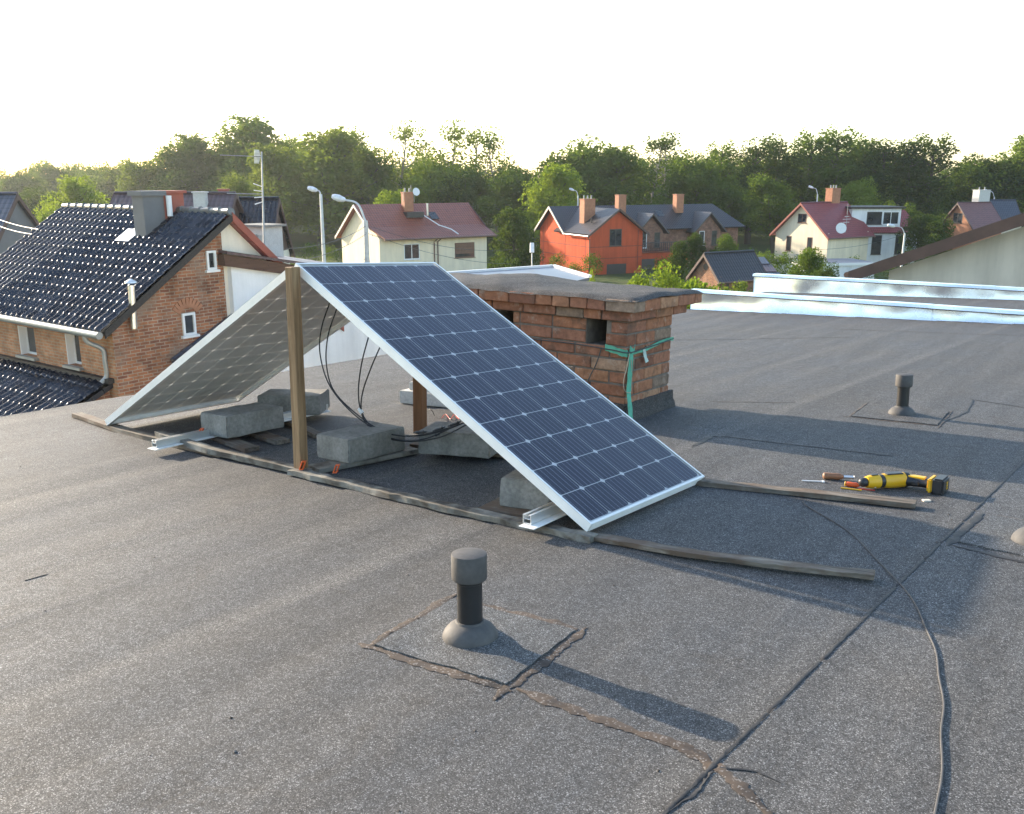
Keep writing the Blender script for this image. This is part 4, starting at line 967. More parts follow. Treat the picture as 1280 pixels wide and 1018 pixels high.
c = stack(cr, F_, 4.6, 3.4, 7.0, 9.0, .9, .65, M['pot_clay'], M['zinc'], 2)
MB().box(3.9, 5.6, 2.1, 3.0, 6.75, 7.25).build('roof_hatch', M['tile_dark'], cr)
sk = MB(); sk.box(6.3, 7.1, 0, 1.0, 0, .06, Matrix.Translation((0, 1.95, 6.56)) @ Matrix.Rotation(math.atan2(1.9, 2.7), 4, 'X')); sk.build('roof_window', M['glass'], cr)
for k, (x, z) in enumerate(((4.1, 9.1), (4.9, 9.6), (5.2, 9.0))): MB().tube([(x, 3.2, z - .9), (x, 3.2, z)], .025, 6).build('aerial_pole', M['zinc'], cr)
MB().lathe([(.02, 0), (.28, .08), (.36, .16)], 14, (0, 0, 0), Matrix.Translation((5.25, 3.0, 9.0)) @ Matrix.Rotation(R_(80), 4, 'X')).build('satellite_dish', M['dish'], cr, smooth=True)
MB().tube([(6.0, 2.2, 6.9), (6.0, 2.2, 8.0)], .10, 8).build('flue_pipe', M['steel_flue'], cr, smooth=True)
MB().tube([(5.6, 2.2, 6.95), (6.3, .6, 6.1), (7.3, .2, 5.75), (7.5, -.75, 5.35)], .05, 6).build('cable_conduit', M['white_pvc'], cr, smooth=True)
# small red-roofed porch in front of it
Fp = frame_at(416, 324, 62, 62)
t = gable_house('garden_shed', 'little shed with bright red roof beside the cream house', Fp, 2.6, 2.2, 1.9, 2.75, M['plaster_cream'], M['tile_wine'], .2, .2, 'verge_white')

# ---- orange house with the long dark roof
F_ = frame_at(738, 290, 95, 61.4)
og = thing('orange_house', 'orange rendered house with dark roof, gable end and brick dormers behind it', 'house', (0, 0, 0), 0, None, F_)
he, hr, ym, Wm, wx = 4.85, 7.15, 8.2, 11.2, 6.5
MB().box(0, wx, 0, 5.3, 0, he).build('wing_wall', M['plaster_orange'], og)
MB().box(-.001, wx, 5.301, Wm, 0, he).build('wall', M['plaster_orange'], og)
MB().box(wx + .001, 24, 5.6, Wm, 0, he - .4).build('rear_wall', M['brick_row'], og)
MB().prism([(0, 5.3, he + .001), (0, Wm, he + .001), (0, ym, hr - .05)], (.25, 0, 0)).build('gable', M['plaster_orange'], og)
MB().prism([(0, .0, he + .001), (wx, .0, he + .001), (wx / 2, .0, hr - .1)], (0, .25, 0)).build('gable', M['plaster_orange'], og)
s1 = (hr - he) / (ym - 5.3); TD = M['tile_dark']
roof_slab(og, F_, (-.5, 4.9, he - .4 * s1), (24.6, 4.9, he - .4 * s1), (22.0, ym, hr), (-.5, ym, hr), .14, TD)
roof_slab(og, F_, (24.6, Wm + .4, he - .4 * s1), (-.5, Wm + .4, he - .4 * s1), (-.5, ym, hr), (22.0, ym, hr), .14, TD)
roof_slab(og, F_, (24.6, 4.9, he - .42 * s1), (24.6, Wm + .4, he - .42 * s1), (22.0, ym + .01, hr), (22.0, ym - .01, hr), .14, TD)
s2 = (hr - .06 - he) / (wx / 2)
roof_slab(og, F_, (-.45, 7.2, he - .45 * s2), (-.45, -.45, he - .45 * s2), (wx / 2, -.45, hr - .06), (wx / 2, 7.9, hr - .06), .14, TD)
roof_slab(og, F_, (wx + .45, -.45, he - .45 * s2), (wx + .45, 7.2, he - .45 * s2), (wx / 2, 7.9, hr - .06), (wx / 2, -.45, hr - .06), .14, TD)
v = MB()
for ya, za in ((4.75, he - .5 * s1), (Wm + .45, he - .5 * s1)): v.prism([(-.5, ya, za), (-.5, ym, hr + .03), (-.5, ym, hr - .25), (-.5, ya, za - .25)], (-.07, 0, 0))
v.build('bargeboard', M['verge_white'], og)
v = MB()
for xa in (-.5, wx + .5): v.prism([(xa, -.45, he - .5 * s2), (wx / 2, -.45, hr - .02), (wx / 2, -.45, hr - .26), (xa, -.45, he - .5 * s2 - .25)], (0, -.07, 0))
v.build('bargeboard', M['verge_brown'], og)
MB().tube([(-.5, 4.9, he - .5), (-.5, -.4, he - .5)], .08, 8).build('gutter', M['zinc'], og, smooth=True)
MB().tube([(-.45, -.1, he - .5), (-.1, -.05, he - .9), (-.08, -.06, .2)], .06, 8).build('downpipe', M['shutter'], og, smooth=True)
for z in (1.95, 3.15):                            # render joints
    b = MB(); b.box(-.018, -.004, 0, Wm, z, z + .06); b.box(0, wx, -.018, -.004, z, z + .06); b.build('render_joint', M['joint_dark'], og)
for y in (.9, 5.3, 10.4): MB().box(-.016, -.004, y, y + .06, 0, he).build('render_joint', M['joint_dark'], og)
MB().box(5.9, 5.96, -.016, -.004, 0, he).build('render_joint', M['joint_dark'], og)
window(og, F_, (2.35, 0, 3.25), *FRT, 1.5, 1.75, M['dark_frame'], 1)
for x, w in ((2.1, 2.4), (7.2, 3.4)): MB().box(x, x + w, -.03 if x < 6 else 3.47, .05 if x < 6 else 3.55, 0, 1.35).build('garage_door', M['dark_frame'], og)
stack(og, F_, 1.6, 3.4, 5.4, 8.05, 1.35, 1.0, M['pot_clay'], M['zinc'], 3)
for x in (8.2, 16.2): stack(og, F_, x, 7.2, 6.2, 8.35, 1.0, .8, M['pot_clay'])
for x in (.9, 1.9): MB().tube([(x, 1.3, 5.6), (x, 1.3, 6.15)], [.09, .09], 8).build('vent_pot', M['dark_frame'], og)
for x in (6.6, 13.0): MB().box(x, x + .9, 0, 1.1, 0, .05, Matrix.Translation((0, 6.6, he + s1 * 1.25)) @ Matrix.Rotation(math.atan(s1), 4, 'X')).build('roof_window', M['glass'], og)
# terrace between wing and dormers
MB().box(wx + .002, 15.2, 3.5, 5.6, 0, 2.0).build('terrace', M['plaster_orange'], og)
MB().box(wx + .002, 15.3, 3.3, 5.6, 2.002, 2.2).build('terrace_slab', M['joint_dark'], og)
b = MB()
for x in np.arange(wx + .1, 15.2, .28): b.box(x, x + .05, 3.4, 3.45, 2.2, 3.15)
b.box(wx + .05, 15.2, 3.38, 3.47, 3.1, 3.18); b.build('railing', M['railing'], og)
for xc, w, yo in ((10.6, 4.2, 4.0), (18.6, 4.4, 3.9)):   # gabled dormers
    zr = 6.35; zb = 4.3
    b = MB().box(xc - w / 2 + .4, xc + w / 2 - .4, yo + .5, 6.5, 0, zb); b.prism([(xc - w / 2 + .4, yo + .5, zb + .001), (xc + w / 2 - .4, yo + .5, zb + .001), (xc, yo + .5, zr - .3)], (0, .25, 0)); b.build('dormer_wall', M['brick_row'], og)
    sl = (zr - zb) / (w / 2)
    roof_slab(og, F_, (xc - w / 2 - .2, 7.0, zb - .2), (xc - w / 2 - .2, yo, zb - .2), (xc, yo, zr), (xc, 7.8, zr), .13, TD, 'dormer_roof')
    roof_slab(og, F_, (xc + w / 2 + .2, yo, zb - .2), (xc + w / 2 + .2, 7.0, zb - .2), (xc, 7.8, zr), (xc, yo, zr), .13, TD, 'dormer_roof')
    for dx in (-1.25, .55): window(og, F_, (xc + dx, yo + .5, 2.5), *FRT, .75, 1.7, M['white_pvc'] if dx < 0 else M['dark_frame'], 0)

# ---- cream house with wine-red roof on the right
F_ = frame_at(1035, 297, 105, 68.4)
t = gable_house('red_roofed_house', 'cream house with wine-red roof, gable towards the trees and round satellite dish', F_, 7.4, 7.7, 3.95, 7.35, M['plaster_cream'], M['tile_wine'], .5, .5, 'verge_red')
window(t, F_, (0, 6.0, 1.7), *LF, .75, 1.75, M['shutter'], 0); window(t, F_, (0, 2.9, 1.7), *LF, .75, 1.75, M['shutter'], 0); window(t, F_, (0, 4.5, 5.05), *LF, 1.25, 1.05, M['shutter'], 1)
stack(t, F_, 5.6, 4.2, 6.4, 9.0, 1.5, 1.0, M['pot_clay'], M['zinc'], 3)
MB().tube([(2.6, -.35, 4.0), (2.6, -.35, 7.3)], .03, 6).build('aerial_pole', M['zinc'], t)
b = MB(); b.box(1.9, 3.3, -.37, -.33, 5.55, 5.6); b.box(2.2, 3.0, -.37, -.33, 5.85, 5.9); b.box(2.0, 3.1, -.37, -.33, 5.2, 5.25); b.build('aerial', M['dish'], t)
MB().lathe([(.03, 0), (.45, .10), (.62, .22)], 18, (0, 0, 0), Matrix.Translation((.9, -.9, 4.6)) @ Matrix.Rotation(R_(75), 4, 'X') @ Matrix.Rotation(R_(-30), 4, 'Y')).build('satellite_dish', M['dish'], t, smooth=True)
# white house with the box dormer, next door
F_ = frame_at(1080, 300, 110, 42)
t = thing('white_house', 'white house with box dormer and two dark tall windows beside the wine-red roof', 'house', (0, 0, 0), 0, None, F_)
MB().box(-1.5, 6.8, 0, 7, 0, 3.9).build('wall', M['plaster_white'], t)
roof_slab(t, F_, (-1.8, -.3, 3.8), (7.3, -.3, 3.8), (6.2, 2.5, 6.4), (-1.8, 2.5, 6.4), .14, M['tile_wine']); roof_slab(t, F_, (7.3, 7.3, 3.8), (-1.8, 7.3, 3.8), (-1.8, 2.5, 6.4), (6.2, 2.5, 6.4), .14, M['tile_wine'])
roof_slab(t, F_, (7.3, -.3, 3.79), (7.3, 7.3, 3.79), (6.2, 2.51, 6.4), (6.2, 2.49, 6.4), .14, M['tile_wine'])
MB().box(-1.6, 4.6, .4, 4.5, 4.4, 6.6).build('dormer_wall', M['plaster_white'], t); MB().box(-1.9, 5.0, .1, 4.7, 6.602, 6.85).build('dormer_roof', M['tile_dark'], t)
window(t, F_, (.3, .4, 4.75), *FRT, 1.9, 1.5, M['dark_frame'], 0); window(t, F_, (2.35, .4, 4.75), *FRT, 2.0, 1.5, M['white_pvc'], 1)
for x in (1.0, 4.0): window(t, F_, (x, 0, 1.2), *FRT, 1.25, 2.3, M['dark_frame'], 0)
F_ = frame_at(1012, 322, 92, 44)
t = thing('white_garage', 'low white garage wall below the wine-red roof house, half hidden by bushes', 'garage', (0, 0, 0), 0, None, F_)
MB().box(0, 7.2, 0, 5, 0, 1.7).build('wall', M['plaster_white'], t); MB().box(-.15, 7.4, -.15, 5.15, 1.702, 1.85).build('roof', M['roof_sheet'], t); MB().box(-.2, 7.45, -.2, -.155, 1.6, 1.87).build('fascia', M['white_pvc'], t)
F_ = frame_at(940, 309, 98, 44)
t = thing('terrace_wall', 'pale flat-roofed extension with thin railing in front of the wine-red roof house', 'extension', (0, 0, 0), 0, None, F_)
MB().box(0, 8.5, 0, 4, 0, 1.25).build('wall', M['plaster_pale'], t); MB().box(-.1, 8.6, -.1, 4.1, 1.252, 1.4).build('roof', M['verge_brown'], t)
b = MB(); b.box(0, 8.5, -.02, .02, 2.1, 2.14)
for x in np.arange(0, 8.5, .7): b.box(x, x + .04, -.02, .02, 1.4, 2.1)
b.build('railing', M['zinc'], t)

# ---- brick shed with dark roof, and the long low shed beside it
F_ = frame_at(900, 340, 68, 66)
t = gable_house('brick_shed', 'small red brick shed with dark roof and round gable hole', F_, 4.6, 3.1, 3.1, 4.75, M['brick_far'], M['tile_dark'], .3, .25)
MB().lathe([(.02, 0), (.26, .0), (.26, .03), (.02, .03)], 16, (0, 0, 0), Matrix.Translation((-.001, 1.55, 3.75)) @ Matrix.Rotation(-PI / 2, 4, 'Y')).build('gable_vent', M['black_plastic'], t)
for x in (.7, 1.6): MB().box(x, x + .28, -.01, .03, 1.7, 2.6).build('slit_window', M['black_plastic'], t)
F_ = frame_at(944, 338, 74, 40)
t = thing('long_shed', 'long low shed with dark corrugated roof beside the brick shed', 'shed', (0, 0, 0), 0, None, F_)
MB().box(0, 5.5, 0, 4, 0, 2.2).build('wall', M['pot_clay'], t)
for k in range(3): roof_slab(t, F_, (-.3 - .5 * k, -.3 + 1.4 * k, 2.3 + .5 * k), (2.4 - .15 * k, -.3 + 1.4 * k, 2.3 + .5 * k), (2.4 - .15 * k, 1.1 + 1.4 * k, 2.75 + .5 * k), (-.3 - .5 * k, 1.1 + 1.4 * k, 2.75 + .5 * k), .10, M['tile_blue'] if k % 2 == 0 else M['tile_purple'])

# ---- far right: timber-gabled house with white chimney and its blue-roofed neighbour
F_ = frame_at(1218, 272, 120, 57.4)
t = gable_house('timber_gabled_house', 'house with orange boarded gable, brown roof and white chimney', F_, 5.2, 5.2, 4.1, 6.95, M['pot_clay'], M['tile_brown'], .5, .4)
window(t, F_, (0, 3.4, 4.3), *LF, 1.5, 1.3, M['dark_frame'], 1)
stack(t, F_, 4.6, 3.4, 6.2, 8.6, 2.0, 1.1, M['chimney_white'], M['zinc'], 2)
F_ = frame_at(1246, 272, 124, 38)
gable_house('blue_roofed_house', 'house with blue-grey roof partly behind the white chimney', F_, 3.6, 5, 4.3, 7.2, M['plaster_pale'], M['tile_blue'], .3, .2)

# ---- near building on the right: weathered cream gable with brown verge
rg = thing('gabled_building', 'near building with weathered cream gable wall and thick brown sloping verge', 'building', (-2.4, 22, GR))
sl = (.559 + .969) / (.443 + 3.281); zv = lambda x: -.969 + sl * (x + 3.281); xa = 8.0
MB().prism([(-2.45, 22, GR), (18.4, 22, GR), (18.4, 22, zv(-2.45) - .3), (xa, 22, zv(xa) - .3), (-2.45, 22, zv(-2.45) - .3)], (0, 12, 0)).build('wall', M['plaster_grey'], rg)
roof_slab(rg, None, (-3.3, 21.5, zv(-3.3)), (-3.3, 34.4, zv(-3.3)), (xa, 34.4, zv(xa)), (xa, 21.5, zv(xa)), .16, M['tile_brown'])
roof_slab(rg, None, (2 * xa + 3.3, 34.4, zv(-3.3)), (2 * xa + 3.3, 21.5, zv(-3.3)), (xa, 21.5, zv(xa)), (xa, 34.4, zv(xa)), .16, M['tile_brown'])
v = MB()
for s_ in (1, -1):
    X = lambda x: x if s_ == 1 else 2 * xa - x
    v.prism([(X(-3.32), 21.5, zv(-3.32) + .03), (xa, 21.5, zv(xa) + .03), (xa, 21.5, zv(xa) - .27), (X(-3.32), 21.5, zv(-3.32) - .27)], (0, -.06, 0))
v.build('bargeboard', M['verge_brown'], rg)
MB().prism([(-3.28, 21.52, zv(-3.28) - .19), (xa, 21.52, zv(xa) - .19), (xa, 21.99, zv(xa) - .19), (-3.28, 21.99, zv(-3.28) - .19)], (0, 0, -.03)).build('soffit', M['soffit'], rg)
MB().tube([(-3.37, 21.5, zv(-3.3) - .08), (-3.37, 34, zv(-3.3) - .08)], .08, 8).build('gutter', M['gutter_brown'], rg, smooth=True)
# ---- low red-roofed porch beyond its eave
F_ = frame_at(1100, 350, 40, 40)
t = thing('cream_outhouse', 'corner of a cream outhouse with red roof under the brown verge', 'outhouse', (0, 0, 0), 0, None, F_)
MB().box(.2, 3.4, .2, 3, 0, 3.9).build('wall', M['plaster_cream'], t); roof_slab(t, F_, (-.3, -.3, 4.0), (3.6, -.3, 4.0), (3.6, 1.8, 5.0), (-.3, 1.8, 5.0), .12, M['tile_wine'])

# ---- brick house with glazed black tiles on the left
GX, EY, EZ, RY_, RZ_, BL = -16.0, 8.28, -1.93, 11.975, .524, 7.55
bh_ = thing('brick_house', 'old red brick house with glossy black tiled roof and two small gable windows', 'house', (GX, EY, GR))
wy = EY + .28; u_, n_ = Vector((1, 0, 0)), Vector((0, -1, 0))
w1a, w1b = ony(22, 407, wy), ony(46, 447, wy); w2a, w2b = ony(81, 417, wy), ony(102, 459, wy)
x0 = GX - BL
hol = []
for a, b in ((w1a, w1b), (w2a, w2b)): hol.append((a.x - x0, b.x - x0 + .02, b.z, a.z))
zt_ = EZ - .02
mb = MB(); wall_grid(mb, Vector((x0, wy, 0)), u_, n_, (0, BL - .002), (GR, zt_), hol, .35); mb.build('front_wall', M['brick_front'], bh_)
slope = (RZ_ - EZ) / (RY_ - EY)
ysp = 11.74                                       # brick ends here, plaster beyond
zr_ = lambda y: EZ + slope * (y - EY) - .10
zb_ = lambda y: RZ_ - .9 * (y - RY_) - .10
MB().prism([(GX, wy + .001, GR), (GX, ysp, GR), (GX, ysp, zr_(ysp)), (GX, wy + .001, zr_(wy))], (-.35, 0, 0)).build('gable_wall', M['brick_far'], bh_)
MB().prism([(GX - .02, ysp + .001, GR), (GX - .02, 15.2, GR), (GX - .02, 15.2, zb_(15.2)), (GX - .02, RY_, zr_(RY_)), (GX - .02, ysp + .001, zr_(ysp))], (-.33, 0, 0)).build('rear_gable_wall', M['plaster_pale'], bh_)
MB().box(x0, GX - .36, wy + .36, 15.2, GR, EZ - .2).build('inner_wall', M['mortar_dark'], bh_)
gov = .16
roof_slab(bh_, None, (x0 - .1, EY, EZ - .05), (GX + gov - .02, EY, EZ - .05), (GX + gov - .02, RY_, RZ_ - .05), (x0 - .1, RY_, RZ_ - .05), .12, M['tile_black_far'], 'roof_boarding')
roof_slab(bh_, None, (GX + gov, 15.6, RZ_ - .9 * (15.6 - RY_)), (x0 - .1, 15.6, RZ_ - .9 * (15.6 - RY_)), (x0 - .1, RY_, RZ_), (GX + gov, RY_, RZ_), .16, M['tile_wine'], 'rear_roof')
MB().prism([(GX + gov, RY_, RZ_ + .03), (GX + gov, 15.6, RZ_ - .9 * (15.6 - RY_) + .03), (GX + gov, 15.6, RZ_ - .9 * (15.6 - RY_) - .2), (GX + gov, RY_, RZ_ - .2)], (.05, 0, 0)).build('bargeboard', M['verge_red'], bh_)
MB().prism([(GX + gov, EY, EZ + .0), (GX + gov, RY_, RZ_ + .0), (GX + gov, RY_, RZ_ - .18), (GX + gov, EY, EZ - .18)], (.04, 0, 0)).build('verge_trim', M['tar_black'], bh_)
# tiles: each an object for the 300 that show largest, the rest one mesh
def tile_shape(cw, rh, ov_=.06):
    m = MB(); prof = []
    for k in range(8):
        s = k / 7; x = (s - .5) * cw * 1.06
        z = .060 * (.5 + .5 * math.cos(2 * PI * (s - .28))) ** 1.3
        prof.append((x, z))
    n = len(prof)
    for y, dz in ((rh + ov_, .0), (.050, .030), (.016, .026), (-.004, .014), (-.010, -.004)):
        for x, z in prof: m.v.append((x, y, z + dz))
    m.f = [(r * n + i + 1, r * n + i, (r + 1) * n + i, (r + 1) * n + i + 1) for r in range(4) for i in range(n - 1)]
    return m
def tile_field(parent, o, u, v, cols, rows, cw, rh, mat, order, nmax=300, skip=None):
    o, u, v = Vector(o), Vector(u).normalized(), Vector(v).normalized(); n = u.cross(v)
    base = tile_shape(cw, rh); me = base.mesh('roof_tile', mat, smooth=True)
    cells = []
    for r in range(rows):
        for c in range(cols):
            p = o + u * (cw * (c + .5)) + v * (rh * r)
            if skip and skip(p): continue
            cells.append((order(p), p))
    cells.sort(key=lambda q: q[0])
    rot_ = Matrix(((u.x, v.x, n.x), (u.y, v.y, n.y), (u.z, v.z, n.z))).to_4x4()
    pinv = WM[parent.name].inverted()
    for k, (_, p) in enumerate(cells[:nmax]):
        t_ = obj('roof_tile', me, parent, local=True)
        t_.matrix_local = pinv @ (Matrix.Translation(p) @ rot_ @ Matrix.Rotation(random.uniform(-.006, .006), 4, 'X') @ Matrix.Rotation(random.uniform(-.008, .008), 4, 'Z'))
    rest = cells[nmax:]
    if rest:
        m = MB()
        for _, p in rest:
            mm = Matrix.Translation(p) @ rot_; m.add([mm @ Vector(q) for q in base.v], base.f)
        me2 = bpy.data.meshes.new('roof_tiles'); me2.from_pydata(m.v, [], m.f); me2.materials.append(mat); me2.polygons.foreach_set('use_smooth', [True] * len(me2.polygons))
        q = obj('roof_tiles', me2, parent); q['kind'] = 'stuff'
vdir = Vector((0, RY_ - EY, RZ_ - EZ)); rows = 15; rh = vdir.length / rows; cols = 31; cw = (BL + gov) / cols
near = lambda p: (p - CAM).length
chx = (G(182, 262, 24), )
tile_field(bh_, (x0, EY - .06, EZ - .02), (1, 0, 0), vdir, cols, rows, cw, rh, M['tile_black'], near, 300)
for k in range(20):
    xk = x0 + (BL + gov) * (k + .5) / 20
    MB().tube([(xk - .20, RY_, RZ_ + .03), (xk + .16, RY_, RZ_ + .04), (xk + .19, RY_, RZ_ + .055)], [.095, .105, .115], 10).build('ridge_tile', M['ridge_tile'], bh_, smooth=True)
# gutter, downpipe, windows, flue
MB().tube([(x0 - .1, EY - .12, EZ - .06), (GX + gov, EY - .12, EZ - .10)], .085, 10).build('gutter', M['zinc'], bh_, smooth=True)
MB().tube(smooth_path([(GX - .45, EY - .12, EZ - .12), (GX - .44, EY - .08, EZ - .3), (GX - .30, wy - .10, EZ - .5), (GX - .28, wy - .08, EZ - .8), (GX - .28, wy - .08, -3.05), (GX - .32, wy - .2, -3.2)]), .055, 10).build('downpipe', M['zinc'], bh_, smooth=True)
for (a, b) in ((w1a, w1b), (w2a, w2b)):
    w_ = b.x - a.x + .02; h_ = a.z - b.z
    wo = window(bh_, None, (a.x, wy + .20, b.z), u_, n_, w_, h_, M['white_pvc'], 0, False, .055, proud=.03)
    MB().box(a.x + .01, a.x + .03, wy - .01, wy + .17, b.z, a.z - .001).build('reveal', M['white_pvc'], wo)
    MB().box(a.x - .08, b.x + .1, wy - .12, wy + .16, b.z - .07, b.z - .003).build('sill', M['zinc'], wo)
for q, (px0, px1, py0, py1) in enumerate(((256.5, 268, 314, 337), (226.5, 242.5, 392.5, 418))):
    a, b = onx(px0, py0, GX), onx(px1, py1, GX); w_ = abs(b.y - a.y) + .05; h_ = abs(a.z - b.z)
    wo = window(bh_, None, (GX, min(a.y, b.y), min(a.z, b.z)), (0, 1, 0), (1, 0, 0), w_, h_, M['white_pvc'], 0, True, .055, proud=.05)
    if q == 1:
        ar = MB(); yc = min(a.y, b.y) + w_ / 2; zc = max(a.z, b.z)
        for k in range(9):
            an = R_(35 + 110 * k / 8); ar.box(-.04, .04, -.0, .03, 0, .24, Matrix.Translation((GX, yc + math.cos(an) * w_ * .72, zc - .12 + math.sin(an) * .25)) @ Matrix.Rotation(-(PI / 2 - an), 4, 'X') @ Matrix.Rotation(-PI / 2, 4, 'Z'))
        ar.build('brick_arch', M['pot_clay'], wo)
a, b = onx(164, 357, GX + .12), onx(167.5, 411, GX + .12)
MB().tube([(b.x, b.y, b.z), (a.x, a.y, a.z)], .075, 12).build('steel_flue', M['steel_flue'], bh_, smooth=True)
MB().lathe([(.03, 0), (.14, .0), (.13, .03), (.03, .09)], 12, (a.x, a.y, a.z + .06)).build('flue_cowl', M['steel_flue'], bh_, smooth=True)
# chimney on its ridge: grey-clad front, red side
c0 = ony(168, 283, 10.95); c1 = ony(181.5, 283, 10.95); cx0, cx1 = c0.x, c1.x
bc = MB(); bc.box(cx0, cx1, 10.95, 11.55, zr_(10.95) - .1, RZ_ + .42); ck = bc.build('chimney', M['chimney_grey'], bh_)
MB().box(cx0 - .07, cx1 + .07, 10.88, 11.60, RZ_ + .422, RZ_ + .54).build('chimney_cap', M['chimney_grey'], ck)
MB().box(cx0 - .02, cx1 - .002, 11.552, 12.15, RZ_ - .8, RZ_ + .47).build('rear_chimney', M['chimney_red'], bh_)
MB().box(cx0 - .08, cx1 + .06, 11.602, 12.22, RZ_ + .472, RZ_ + .54).build('rear_chimney_cap', M['chimney_red'], bh_)
MB().box(-.30, .30, 0, .50, 0, .05, Matrix.Translation((c0.x - .30, 10.75, zr_(10.75) + .16)) @ Matrix.Rotation(math.atan(slope), 4, 'X')).build('roof_hatch', M['galv'], bh_)
MB().box(c0.x + .02, c1.x + .05, 10.62, 10.945, zr_(10.62) + .10, zr_(10.62) + .16).build('chimney_step', M['zinc'], bh_)
MB().tube([(c1.x + .12, 11.62, RZ_ - .1), (c1.x + .12, 11.62, RZ_ + .42)], .07, 10).build('vent_pot', M['plaster_white'], bh_, smooth=True)
# annex with the same tiles, below the front windows
at_ = ony(141, 478, wy); al = ony(8, 444, wy)
az = (at_.z + al.z) / 2; axr = at_.x
an = thing('tiled_annex', 'low annex with glossy black tiled roof in front of the brick house', 'annex', (axr, wy - 3.4, GR))
AD = 3.6; asl = math.tan(R_(24))
roof_slab(an, None, (axr - 9, wy - AD, az - AD * asl - .05), (axr, wy - AD, az - AD * asl - .05), (axr, wy - .005, az - .05), (axr - 9, wy - .005, az - .05), .12, M['tile_black_far'], 'roof_boarding')
MB().box(axr - 9, axr - .15, wy - AD + .2, wy - .01, GR, az - AD * asl - .18).build('wall', M['brick_far'], an)
MB().prism([(axr - .15, wy - .01, az - AD * asl - .2), (axr - .15, wy - AD + .2, az - AD * asl - .2), (axr - .15, wy - .01, az - .2)], (-.2, 0, 0)).build('side_wall', M['brick_far'], an)
MB().box(axr - 9, axr + .08, wy - .16, wy - .006, az - .06, az + .05).build('flashing', M['tar_black'], an)
vd2 = Vector((0, AD, AD * asl)); rows2 = 11
tile_field(an, (axr - 9 * 1.0, wy - AD - .04, az - AD * asl - .02), (1, 0, 0), vd2, 36, rows2, .25, vd2.length / rows2, M['tile_black'], near, 220)
# dark lean-to against the gable
A_, B_ = onx(304, 381, GX + .02), onx(212, 449, GX + .02)
lt = thing('dark_lean_to', 'dark roofed lean-to against the brick gable, behind the raised panel', 'lean-to', (GX + 1, A_.y, GR))
d_ = Vector((2.2, 0, -.25)); e_ = Vector((.03, 0, 0))
ext_ = (A_ - B_) * .35
roof_slab(lt, None, B_ + e_, B_ + d_, A_ + d_ + ext_, A_ + e_ + ext_, .12, M['tile_blue'])
MB().prism([B_ + e_ * 2 + Vector((0, .1, -.15)), A_ + e_ * 2 + ext_ + Vector((0, 0, -.15)), Vector((A_.x + .06, A_.y + ext_.y, GR)), Vector((A_.x + .06, B_.y + .1, GR))], (2.0, 0, -.1)).build('wall', M['plaster_white'], lt)

# ---- white rendered house beside it, with brown fascia, chimney and aerial mast
wx0 = GX + .14
tl, tr = onx(276, 319, wx0), onx(357, 331, wx0)
wh = thing('white_rendered_house', 'white rendered wall under a brown beam, beside the brick gable', 'house', (wx0, tl.y, GR))
dzdy = (tr.z - tl.z) / (tr.y - tl.y); zq = lambda y: tl.z + dzdy * (y - tl.y); ye = 19.6
MB().prism([(wx0, ysp + .12, GR), (wx0, ye, GR), (wx0, ye, zq(ye) - .2), (wx0, ysp + .12, zq(ysp) - .22)], (-6, 0, 0)).build('wall', M['plaster_white'], wh)
MB().prism([(wx0 + .14, tl.y, zq(tl.y) - .26), (wx0 + .14, ye + .3, zq(ye + .3) - .26), (wx0 + .14, ye + .3, zq(ye + .3) + .02), (wx0 + .14, tl.y, zq(tl.y) + .02)], (-.30, 0, 0)).build('beam', M['wood_brown'], wh)
roof_slab(wh, None, (wx0 + .2, tl.y + .05, zq(tl.y) + .10), (wx0 + .2, ye + .4, zq(ye) + .10), (wx0 - 6, ye + .4, zq(ye) + .5), (wx0 - 6, tl.y + .05, zq(tl.y) + .5), .07, M['tile_purple'])
p = G(328, 300, 29); k_ = MB().box(p.x - .5, p.x + .5, p.y - .4, p.y + .4, zq(p.y) - .6, p.z + .42); ck = k_.build('chimney', M['chimney_white'], wh)
MB().box(p.x - .6, p.x + .6, p.y - .5, p.y + .5, p.z + .422, p.z + .49).build('chimney_cap', M['concrete'], ck)
for k, dx in enumerate((-.75, -.5, -.25)):
    q = G(313 + 5 * k, 292 + k, 28); MB().tube([(q.x, q.y, q.z - 1.2), (q.x, q.y, q.z)], .09, 8).build('vent_pot', M['zinc'], wh, smooth=True)
am = thing('aerial_mast', 'tall thin television aerial mast with two aerials in front of the woods', 'aerial', tuple(G(331, 318, 27)))
pb, pt_ = G(331, 330, 27), G(327, 190, 27)
MB().tube([pb, pt_], [.032, .022], 8).build('mast', M['zinc'], am, smooth=True)
bo0, bo1 = G(326.5, 196, 27), G(275, 194, 26.6)
MB().tube([bo0, bo1], .013, 6).build('boom', M['zinc'], am)
bd_ = (bo1 - bo0).normalized(); sd_ = bd_.cross(Vector((0, 0, 1))).normalized()
for k in range(12):
    q = bo0.lerp(bo1, .08 + .9 * k / 11); MB().tube([q - sd_ * (.14 - .005 * k), q + sd_ * (.14 - .005 * k)], .006, 5).build('element', M['zinc'], am)
b = MB()
for s_ in (-1, 1):
    for r in range(5):
        q = G(322, 196 + s_ * (1.5 + 1.6 * r), 27); b.tube([q - bd_ * .10 * (1 - .1 * r) + bd_ * .02, q + bd_ * .10], .012, 5)
b.build('reflector', M['dish'], am)
q = G(330, 243, 27); b = MB()
for dz in (-.22, -.08, .08, .22):
    for s_ in (-1, 1): b.tube([q + Vector((0, 0, dz)) + bd_ * .05, q + Vector((0, 0, dz * 1.35)) + bd_ * .28 + sd_ * s_ * .05], .013, 5)
b.build('aerial_panel', M['dish'], am)
